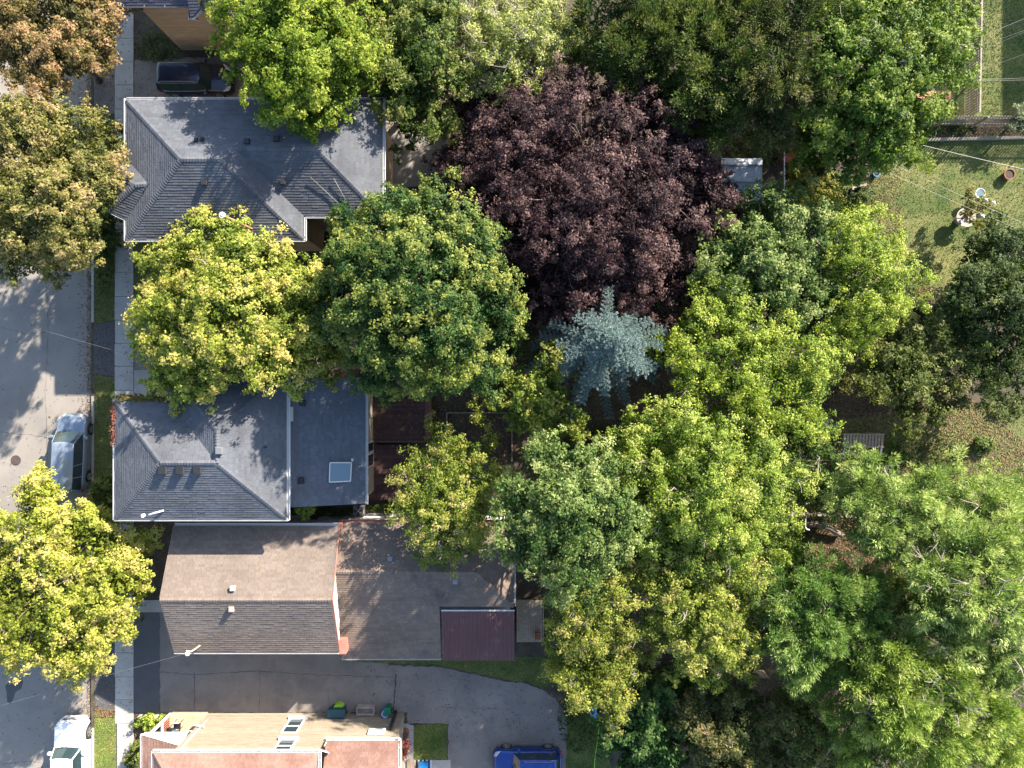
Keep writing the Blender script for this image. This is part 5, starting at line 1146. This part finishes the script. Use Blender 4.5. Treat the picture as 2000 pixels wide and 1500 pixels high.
DIM = [(.035,.055,.015),(.08,.11,.026),(.14,.165,.045),(.22,.22,.075)]
BROWNISH = [(.03,.045,.015),(.065,.085,.022),(.12,.125,.04),(.20,.155,.07)]

# street trees
tree("maple_tree", "orange and brown tinted street maple over the road in the top left corner", "tree",
     [(85,55,95),(20,30,80),(150,55,62),(110,110,48),(50,105,55),(170,20,60),(185,95,38),(-60,60,90)], ORANGE, 8.5, 11, "street trees along the kerb", tipbias=.8)
tree("maple_tree", "olive green street maple with brown tinged tips beside the roof bay", "tree",
     [(60,270,95),(130,290,80),(60,400,105),(130,420,85),(195,275,48),(160,360,45),(30,490,55),(110,500,45),(140,460,45),(-60,350,120),(10,230,45)], OLIVE, 9.5, 12, "street trees along the kerb", tipbias=.7, twigs=12)
tree("maple_tree", "bright yellow street maple overhanging the silver car and the kerb", "tree",
     [(70,1000,48),(150,1035,46),(50,1070,85),(160,1070,75),(230,1060,38),(60,1170,110),(180,1150,85),(240,1130,40),(135,1230,70),(40,1250,62),(215,1200,42),(130,1280,38),(82,958,28),(-50,1150,110),(65,1290,28),(262,1195,18),(262,1080,24)], YEL, 7.5, 13, "street trees along the kerb", tipbias=.8, twigs=22)
# front yard
tree("maple_tree", "golden yellow green tree between the two grey roofs", "tree",
     [(335,450,48),(400,500,80),(330,530,52),(470,540,75),(545,530,60),(590,570,48),(360,620,72),(450,610,85),(560,620,70),(630,620,52),(320,700,42),(390,690,62),(470,690,62),(390,750,45),(560,690,52),(640,680,55),(310,600,38),(430,468,32),(395,790,22),(340,740,36),(600,720,30),(365,440,24),(520,735,36),(300,655,26)], GOLD, 10.0, 14, tipbias=.8, twigs=16)
tree("ash_tree", "vivid bright green tree over the north edge of the grey hip roof", "tree",
     [(510,50,85),(600,25,78),(495,112,46),(570,110,80),(650,90,66),(600,180,66),(540,170,50),(640,215,38),(690,150,40),(700,90,30),(462,36,28),(670,40,50),(500,-50,60),(575,225,28)], BRGREEN, 10.6, 15, tipbias=.6, L=.20, W=.10)
tree("maple_tree", "mid green mottled tree right of the vivid green one with dark hollows", "tree",
     [(760,40,66),(830,90,66),(770,120,55),(800,190,62),(745,190,36),(850,30,52),(850,160,48),(800,240,40),(720,20,42),(830,-30,60),(860,225,30)], MIDT, 8.2, 16, gap=.15, L=.19, W=.12)
tree("willow_shrub", "pale yellow green open tree with bare silvery twigs at the top edge", "tree",
     [(930,60,72),(990,90,75),(1040,60,66),(920,130,45),(1000,150,48),(1070,110,45),(880,100,36),(1050,10,60),(960,0,60),(1100,60,35)], PALE, 7.5, 17, gap=.12, nc=10, nl=24, L=.15, W=.09, twigs=110, twig_len=1.35)
tree("garden_shrub", "small dark green shrub right of the pale twiggy tree", "shrub",
     [(1120,95,36),(1160,110,32),(1190,130,28),(1140,130,26)], MID, 4.5, 18)
tree("purple_maple", "huge dark purple leaved maple in the middle of the yards", "tree",
     [(995,212,94),(1078,196,79),(944,278,82),(1036,298,110),(1139,278,110),(1242,217,88),(1232,308,110),(892,329,46),(964,380,88),(1088,400,116),(1201,410,116),(1314,298,79),(1314,390,99),(1392,360,57),(995,472,94),(1098,502,99),(1201,512,99),(1304,492,82),(1376,431,55),(1057,574,68),(1150,594,61),(1253,574,55),(954,431,61),(1294,196,46),(1356,258,44),(1314,543,44),(933,227,50),(1016,564,50)],
     PURPLE, 10.0, 19, drop=1.0, bs=.85, tipbias=.5, L=.17, W=.10, twigs=10, dens=.9)
tree("cedar_tree", "dark green cedar at the top edge above the purple maple", "tree",
     [(1190,40,62),(1260,30,72),(1230,110,60),(1290,90,62),(1180,110,38),(1310,160,45),(1250,165,40)], CEDAR, 8.5, 20, needle=True, L=.22, W=.075, nl=30)
tree("cedar_tree", "olive tipped cedar beside the dark cedar left of the metal shed", "tree",
     [(1370,70,66),(1420,140,66),(1370,180,52),(1450,60,66),(1350,20,55),(1400,230,45),(1450,210,46)], [(.018,.04,.012),(.04,.07,.018),(.085,.115,.028),(.16,.175,.05)], 9.0, 21, needle=True, L=.22, W=.075, nl=30)
tree("cedar_tree", "brown tipped tall cedar left of the sunlit green tree", "tree",
     [(1530,30,66),(1520,110,60),(1490,170,55),(1560,170,45),(1510,230,45),(1480,-10,60),(1590,-20,50)], [(.018,.035,.012),(.04,.06,.018),(.08,.095,.028),(.15,.145,.055)], 9.5, 22, needle=True, L=.22, W=.075, nl=30)
tree("elm_tree", "tall sunlit green tree with glossy leaves beside the picket fence", "tree",
     [(1640,40,72),(1720,50,80),(1800,40,72),(1860,50,42),(1620,120,62),(1700,130,80),(1790,130,72),(1850,120,42),(1640,200,66),(1720,210,80),(1780,220,55),(1590,250,45),(1650,280,55),(1730,285,48),(1790,270,36),(1690,315,28),(1600,300,36),(1880,20,28),(1740,-40,90)], [(.03,.065,.012),(.065,.12,.018),(.13,.19,.03),(.22,.27,.055)], 9.5, 23, gap=.08, twigs=30, L=.19, W=.12)
# middle yards
tree("maple_tree", "large deep green tree behind the rear extension with yellow tips", "tree",
     [(790,400,52),(700,440,48),(770,460,72),(850,450,60),(660,500,40),(720,540,75),(810,540,85),(900,510,62),(680,620,52),(760,630,80),(850,620,90),(940,580,66),(900,690,75),(800,710,62),(730,700,45),(965,640,46),(990,690,30),(935,735,32),(860,745,32),(770,745,30),(650,560,40),(930,480,45),(855,380,26),(985,560,30)],
     DEEP, 12.5, 24, drop=1.3, bs=.72, tipbias=.75)  # yellow end of the palette goes to outward tips on all sides
tree("maple_tree", "fresh green round tree with pale speckled leaves right of the purple maple", "tree",
     [(1490,450,66),(1430,500,55),(1550,470,62),(1400,540,36),(1480,540,75),(1570,540,66),(1500,600,60),(1580,610,52),(1430,580,40),(1620,560,40),(1540,410,35)], BLUEG, 7.6, 25, L=.17, W=.12)
tree("birch_tree", "lime yellow tree at the edge of the sunny lawn", "tree",
     [(1650,430,45),(1690,490,66),(1740,560,48),(1690,570,60),(1640,480,40),(1640,620,45),(1720,620,40),(1670,650,32),(1765,590,22)], LIME, 7.5, 26, twigs=10, L=.14, W=.10)
tree("cherry_tree", "lime tree right of the blue spruce with lumpy bright crown", "tree",
     [(1400,605,42),(1350,640,40),(1440,640,50),(1310,670,30),(1380,690,55),(1450,700,55),(1370,740,40),(1430,750,36),(1490,710,32),(1420,580,22)], LIME, 8.0, 27, twigs=14, L=.15, W=.10)
tree("birch_tree", "soft yellow green tree lower right of the lumpy lime tree", "tree",
     [(1550,700,60),(1610,690,40),(1510,750,60),(1590,750,50),(1540,810,55),(1480,790,36),(1590,810,32),(1520,670,32),(1450,820,30)], LIME, 8.0, 28, L=.14, W=.10)
tree("young_maple", "small green and yellow tree left of the blue spruce", "tree",
     [(1060,735,40),(1080,780,45),(1020,790,42),(990,825,28),(1050,830,32),(1100,820,25),(1030,740,26)], [(.04,.075,.014),(.09,.14,.02),(.18,.22,.035),(.28,.27,.07)], 7.5, 29, gap=.1)
tree("honey_locust", "yellow green tree between the dark deck and the brown rear roof", "tree",
     [(865,872,42),(910,888,38),(855,932,44),(920,940,50),(880,1000,66),(830,1000,42),(930,1000,40),(860,1060,40),(910,1060,30),(810,960,22),(850,1085,18),(955,940,20)], [(.05,.085,.014),(.125,.175,.022),(.24,.275,.04),(.36,.31,.10)], 7.8, 30, twigs=18, tipbias=.7, L=.14, W=.09)
tree("ash_tree", "blue green dense tree between the brown rear roof and the lime trees", "tree",
     [(1080,920,52),(1140,930,60),(1040,980,50),(1110,1000,70),(1170,1000,50),(1050,1050,55),(1120,1070,66),(1180,1070,40),(1080,1110,45),(1140,1125,36),(1020,1020,32),(1190,950,30),(1010,960,22)], BLUEG, 11.0, 31, tipbias=.6)
tree("locust_tree", "biggest lime green crown in the lower middle with twiggy top", "tree",
     [(1240,870,66),(1310,860,66),(1280,930,72),(1380,880,75),(1360,960,80),(1450,900,66),(1450,980,80),(1520,940,48),(1300,1010,72),(1390,1040,72),(1480,1050,60),(1240,980,55),(1520,1010,45),(1400,830,40),(1330,1070,50),(1530,1080,32),(1210,910,36),(1470,850,35)], [(.045,.085,.014),(.115,.175,.02),(.22,.29,.04),(.33,.36,.08)], 9.6, 32, twigs=40, tipbias=.6, L=.15, W=.10)
tree("honey_locust", "yellowing olive tree below the blue green ash", "tree",
     [(1180,1090,50),(1220,1120,48),(1150,1150,55),(1210,1180,55),(1110,1190,42),(1170,1230,50),(1230,1230,32),(1090,1140,26),(1130,1240,36),(1230,1070,26)], [(.05,.08,.014),(.13,.175,.022),(.25,.28,.04),(.36,.32,.09)], 8.2, 33, twigs=18, tipbias=.7, L=.14, W=.09)
tree("honey_locust", "lowest yellow green tree hanging over the end of the driveway", "tree",
     [(1110,1290,42),(1170,1290,50),(1220,1310,38),(1150,1335,42),(1190,1360,30),(1085,1270,28),(1240,1280,24),(1180,1385,16)], [(.05,.08,.014),(.13,.17,.022),(.25,.28,.04),(.36,.32,.09)], 6.8, 34, twigs=12, tipbias=.7, L=.14, W=.09)
tree("elm_tree", "yellow tipped tree with scattered orange leaves left of the pines", "tree",
     [(1330,1130,62),(1400,1110,62),(1460,1110,45),(1350,1190,62),(1430,1180,66),(1300,1220,50),(1380,1250,60),(1450,1240,45),(1350,1290,36),(1410,1300,36),(1300,1150,40),(1290,1080,36),(1480,1180,36)], [(.045,.08,.014),(.12,.165,.022),(.24,.28,.04),(.34,.32,.09)], 8.4, 35, gap=.06, twigs=24, tipbias=.7, L=.15, W=.10)
tree("walnut_tree", "green branchy tree above the dark gap left of the wooden swing", "tree",
     [(1550,870,45),(1600,870,36),(1560,930,42),(1610,930,30),(1520,900,30),(1630,900,18),(1590,960,22),(1640,950,12)], MID, 6.0, 36, gap=.2, twigs=22, L=.16, W=.10)
# right side
tree("oak_tree", "very dark green tree at the right edge below the lawn", "tree",
     [(1940,510,62),(1990,480,55),(1900,570,50),(1960,590,66),(1900,640,45),(1970,680,60),(1920,710,40),(2020,600,60),(1880,600,30),(1960,740,30)], DARK, 6.5, 37, gap=.1)
tree("apple_tree", "dim olive tree between the lime trees and the dark tree on the right", "tree",
     [(1730,660,45),(1790,670,45),(1760,730,55),(1815,740,46),(1835,792,36),(1780,795,38),(1710,720,36),(1850,700,30)], DIM, 5.2, 38, gap=.15)
tree("lilac_bush", "dark leafy bush at the bottom edge right of the blue slide", "shrub",
     [(1220,1360,42),(1270,1390,48),(1220,1430,40),(1280,1450,48),(1330,1350,36),(1240,1490,42),(1310,1490,40)], [(.015,.045,.012),(.035,.085,.02),(.06,.12,.03),(.10,.15,.045)], 4.2, 39, L=.24, W=.17, nl=16)
tree("elm_tree", "brownish dull tree at the bottom edge left of the pines", "tree",
     [(1400,1390,50),(1460,1380,50),(1380,1440,45),(1440,1450,60),(1500,1430,45),(1340,1470,36),(1420,1500,50),(1510,1490,40),(1350,1400,26)], BROWNISH, 5.5, 40, gap=.15, twigs=14)
tree("maple_tree", "dull green tree added to darken the gap between the brownish tree and the corner pine", "tree",
     [(1580,1400,42),(1620,1440,36),(1590,1480,42),(1560,1360,30),(1640,1500,30),(1640,1370,26)], DIM, 5.0, 46, gap=.1)  # understory tree added to cover sunlit ground and make this gap dark
# pines
pk = dict(needle=True, L=.23, W=.055, nl=30, bs=.62, cr=.23, nc=11, twigs=14, gap=0, dens=1.25, tipbias=.6, tr=.26)
tree("pine_tree", "soft needled pine beside the wooden swing, the uppermost of the pines", "tree",
     [(1700,930,36),(1660,980,36),(1710,990,48),(1770,970,48),(1830,970,42),(1740,1040,50),(1690,1050,40),(1800,1030,52),(1860,1010,40),(1900,960,36),(1850,930,26)], PINE, 8.5, 41, "pines in the lower right corner", **pk)
tree("pine_tree", "broad pine reaching the right edge with dead grey branches", "tree",
     [(1930,1010,50),(1980,960,45),(1900,1090,60),(1970,1080,60),(1850,1150,55),(1930,1180,66),(1990,1180,55),(1860,1230,55),(1960,1270,60),(1900,1310,55),(2030,1060,60),(1980,1340,55),(1830,1080,45)], PINE, 10.5, 42, "pines in the lower right corner", **{**pk, 'twigs': 40, 'twig_len': 1.6})
tree("pine_tree", "darker pine on the left of the pine group touching the yellow tipped tree", "tree",
     [(1530,1100,42),(1600,1130,40),(1540,1170,50),(1610,1190,55),(1520,1230,42),(1680,1170,48),(1590,1250,50),(1660,1260,55),(1720,1230,50),(1480,1230,26),(1620,1320,46),(1550,1060,28),(1560,1300,30)], [(.035,.075,.02),(.08,.15,.035),(.16,.25,.06),(.28,.35,.11)], 8.5, 43, "pines in the lower right corner", **pk)
tree("pine_tree", "yellow green pine filling the bottom right corner", "tree",
     [(1780,1200,52),(1770,1290,60),(1700,1330,50),(1840,1350,60),(1750,1390,60),(1670,1400,45),(1900,1410,60),(1820,1440,60),(1730,1470,52),(1960,1440,52),(1650,1460,36),(1880,1490,50),(1980,1500,45),(1800,1130,40)], [(.045,.09,.018),(.115,.185,.032),(.24,.32,.06),(.37,.41,.11)], 10.0, 44, "pines in the lower right corner", **{**pk, 'twigs': 36, 'twig_len': 1.5})
# off the frame to the upper right: trees that shade the lawn
tree("maple_tree", "tall tree outside the frame beyond the upper right corner", "tree",
     [(2510,-20,60),(2540,60,50),(2570,-40,70)], MID, 7.0, 45, dens=.7)
# low plants
def bush(label, lobes, pal, zt, seed, group=None, **kw):
    return tree("garden_shrub", label, "shrub", lobes, pal, zt, seed, group, tr=.04, **{**dict(bs=.3, cr=.14, nl=14, nc=7, L=.13, W=.09), **kw})
bush("low shrub at the kerb beside the grey roof's front corner", [(205,955,24),(195,985,20),(222,935,14)], MIDT, 1.6, 50)
bush("dark bush under the olive street maple by the pavement", [(215,440,26),(205,480,22),(200,410,18)], DARK, 1.4, 51)
bush("yellow green hedge below the chain link fence post", [(1570,370,28),(1600,355,24),(1620,385,28),(1580,395,24),(1545,350,18)], [(.05,.07,.014),(.10,.13,.02),(.19,.19,.035),(.27,.24,.075)], 1.3, 52)
bush("thin little tree standing behind the round stone table", [(1895,400,13),(1915,412,16),(1905,430,12),(1925,425,12),(1890,385,9)], [(.06,.075,.02),(.11,.13,.03),(.19,.19,.05),(.26,.22,.09)], 2.2, 53, gap=.2)
bush("leafy sprig sticking out between the grey extension and the brown roof", [(588,992,7),(595,1000,7),(602,990,6)], LIME, 3.0, 54, L=.16, W=.12, bs=.2)
bush("flowering hosta in the front bed, leftmost", [(271,1408,6)], LIME, .5, 55, "hostas in the front bed", bs=.15)
bush("largest hosta of the front bed, below the white flower box", [(291,1408,7),(300,1413,7)], LIME, .5, 56, "hostas in the front bed", bs=.15)
bush("hosta of the front bed nearest the porch rail", [(316,1406,6)], LIME, .5, 57, "hostas in the front bed", bs=.15)
bush("dark green plant by the pavement beside the porch roof", [(268,1465,8),(262,1478,7),(255,1492,8)], MIDT, .5, 58, bs=.15)
bush("grey green weeping shrub at the right end of the picket fence", [(1990,225,16),(2000,240,18)], [(.08,.10,.06),(.13,.16,.09),(.2,.23,.13),(.27,.29,.17)], 1.6, 59)
bush("dark shrub beside the rusty red cover behind the fence", [(1600,330,22),(1580,318,14)], DARK, 1.2, 60)
bush("small dark shrub right of the wooden swing", [(1752,880,15),(1745,900,12)], MID, 1.0, 61)
bush("round seedling growing in the leaf litter on the right", [(1920,870,11)], MID, .4, 62, bs=.15)
bush("low bramble below the picket fence post on the lawn edge", [(1680,385,14),(1695,380,10),(1660,380,14)], DARK, .8, 63)
bush("red flowering plant beside the corner of the faded red roof", [(788,1452,5),(789,1466,5),(787,1478,4)], [(.03,.06,.02),(.06,.06,.03),(.22,.03,.03),(.32,.16,.13)], .7, 64, bs=.15, L=.10, W=.08)

# blue spruce: whorls of drooping branches
def spruce():
    rg = np.random.default_rng(81); H = 12.0; ap = P(1205, 668, H); base = Vector((ap.x, ap.y, 0))
    root = empty("blue_spruce", base, "blue green spruce with star of drooping branches in the middle", "tree")
    t = MB(); t.tube([base, base + Vector((0, 0, H * .5)), base + Vector((0, 0, H))], [.2, .12, .02], 8); t.build("trunk", M['bark'], root, smooth=True)
    VV = []; CC = []; lm = MB(); nb = 0
    z = 3.4
    while z < H - .15:
        fr = 1 - z / H; ln0 = 5.6 * fr ** .75 + .18; k = 6; a0 = z * 5.1
        for i in range(k):
            if rg.random() < .08 and fr > .2: continue
            a = a0 + 6.283 * i / k + rg.normal() * .10; ln = ln0 * rg.choice([.5,.7,.9,1.08]) * rg.uniform(.85, 1.1)
            d = np.array([math.cos(a), math.sin(a), 0]); side = np.array([-d[1], d[0], 0])
            pts = [np.array([base.x, base.y, z]) + d * ln * s + np.array([0, 0, 1]) * (.10 * ln * s - .26 * ln * s * s) + side * .08 * ln * math.sin(s * 3 + a) for s in np.linspace(0, 1, 6)]
            lm.tube(pts, list(np.linspace(.05, .012, 6)), 5, cap=False)
            ss = np.arange(.18, 1.02, .25 / max(ln, .6))
            for s in ss:
                j = min(int(s * 5), 4); f = s * 5 - j; p = pts[j] * (1 - f) + pts[j + 1] * f
                for sd in (-1, 1, 0):
                    sl = (.34 * (1 - s * .45) * min(1, s * 2.2) + .12) * rg.uniform(.7, 1.15) * min(1.0, ln / 1.6) if sd else .15
                    dirn = unit((d * .75 + side * sd * .95 + [0, 0, -.12])[None])[0]
                    q = int(5 + 12 * sl); tt = np.linspace(0, sl, q)[:, None]; cc = p + dirn * tt + np.array([0, 0, .04])
                    c5 = np.repeat(cc, 14, 0); dd = unit(dirn * .7 + rand_dir(rg, len(c5)) + [0, 0, .55])
                    nn = rg.normal(size=dd.shape) * .5 + [0, 0, 1]; nn = unit(nn - dd * np.sum(nn * dd, 1, keepdims=True))
                    VV.append(leaf_faces(rg, c5 + dd * .035, nn, .115, .045, dd)); CC.append(ramp(SPRUCE, rg.normal(.5, .2, len(c5)) + .15 * (s - .5)))
        z += .5 if fr > .25 else .3
    quad_mesh("crown", np.concatenate(VV), np.concatenate(CC), NEEDLE, root, loc=tuple(base))
    lm.build("limbs", M['bark'], root, smooth=True, kind="stuff")
spruce()
# bare shrub by the lawn edge
def bare_shrub(px, py, z, name, label, n, ln, seed, g=None):
    rg = np.random.default_rng(seed); b = P(px, py, 0); root = empty(name, b, label, "shrub", g); mb = MB()
    def grow(p, d, l, r, depth):
        q = p + d * l; mid = (p + q) / 2 + rg.normal(size=3) * l * .06; mb.tube([p, mid, q], [r, r * .8, r * .6], 4, cap=False)
        if depth == 0: return
        for _ in range(3): grow(q, unit((d + rg.normal(size=3) * .55 + [0, 0, .05])[None])[0], l * .68, r * .6, depth - 1)
    for i in range(n): grow(np.array([b.x, b.y, 0.]), unit(np.array([rg.normal() * .5, rg.normal() * .5, 1.])[None])[0], ln, .035, 4)
    mb.build("stems", M['twig'], root)
bare_shrub(1818, 590, 0, "bare_shrub", "leafless grey shrub at the lower edge of the sunny lawn", 3, .75, 5)

print("LEAVES", LEAF_TOTAL[0])
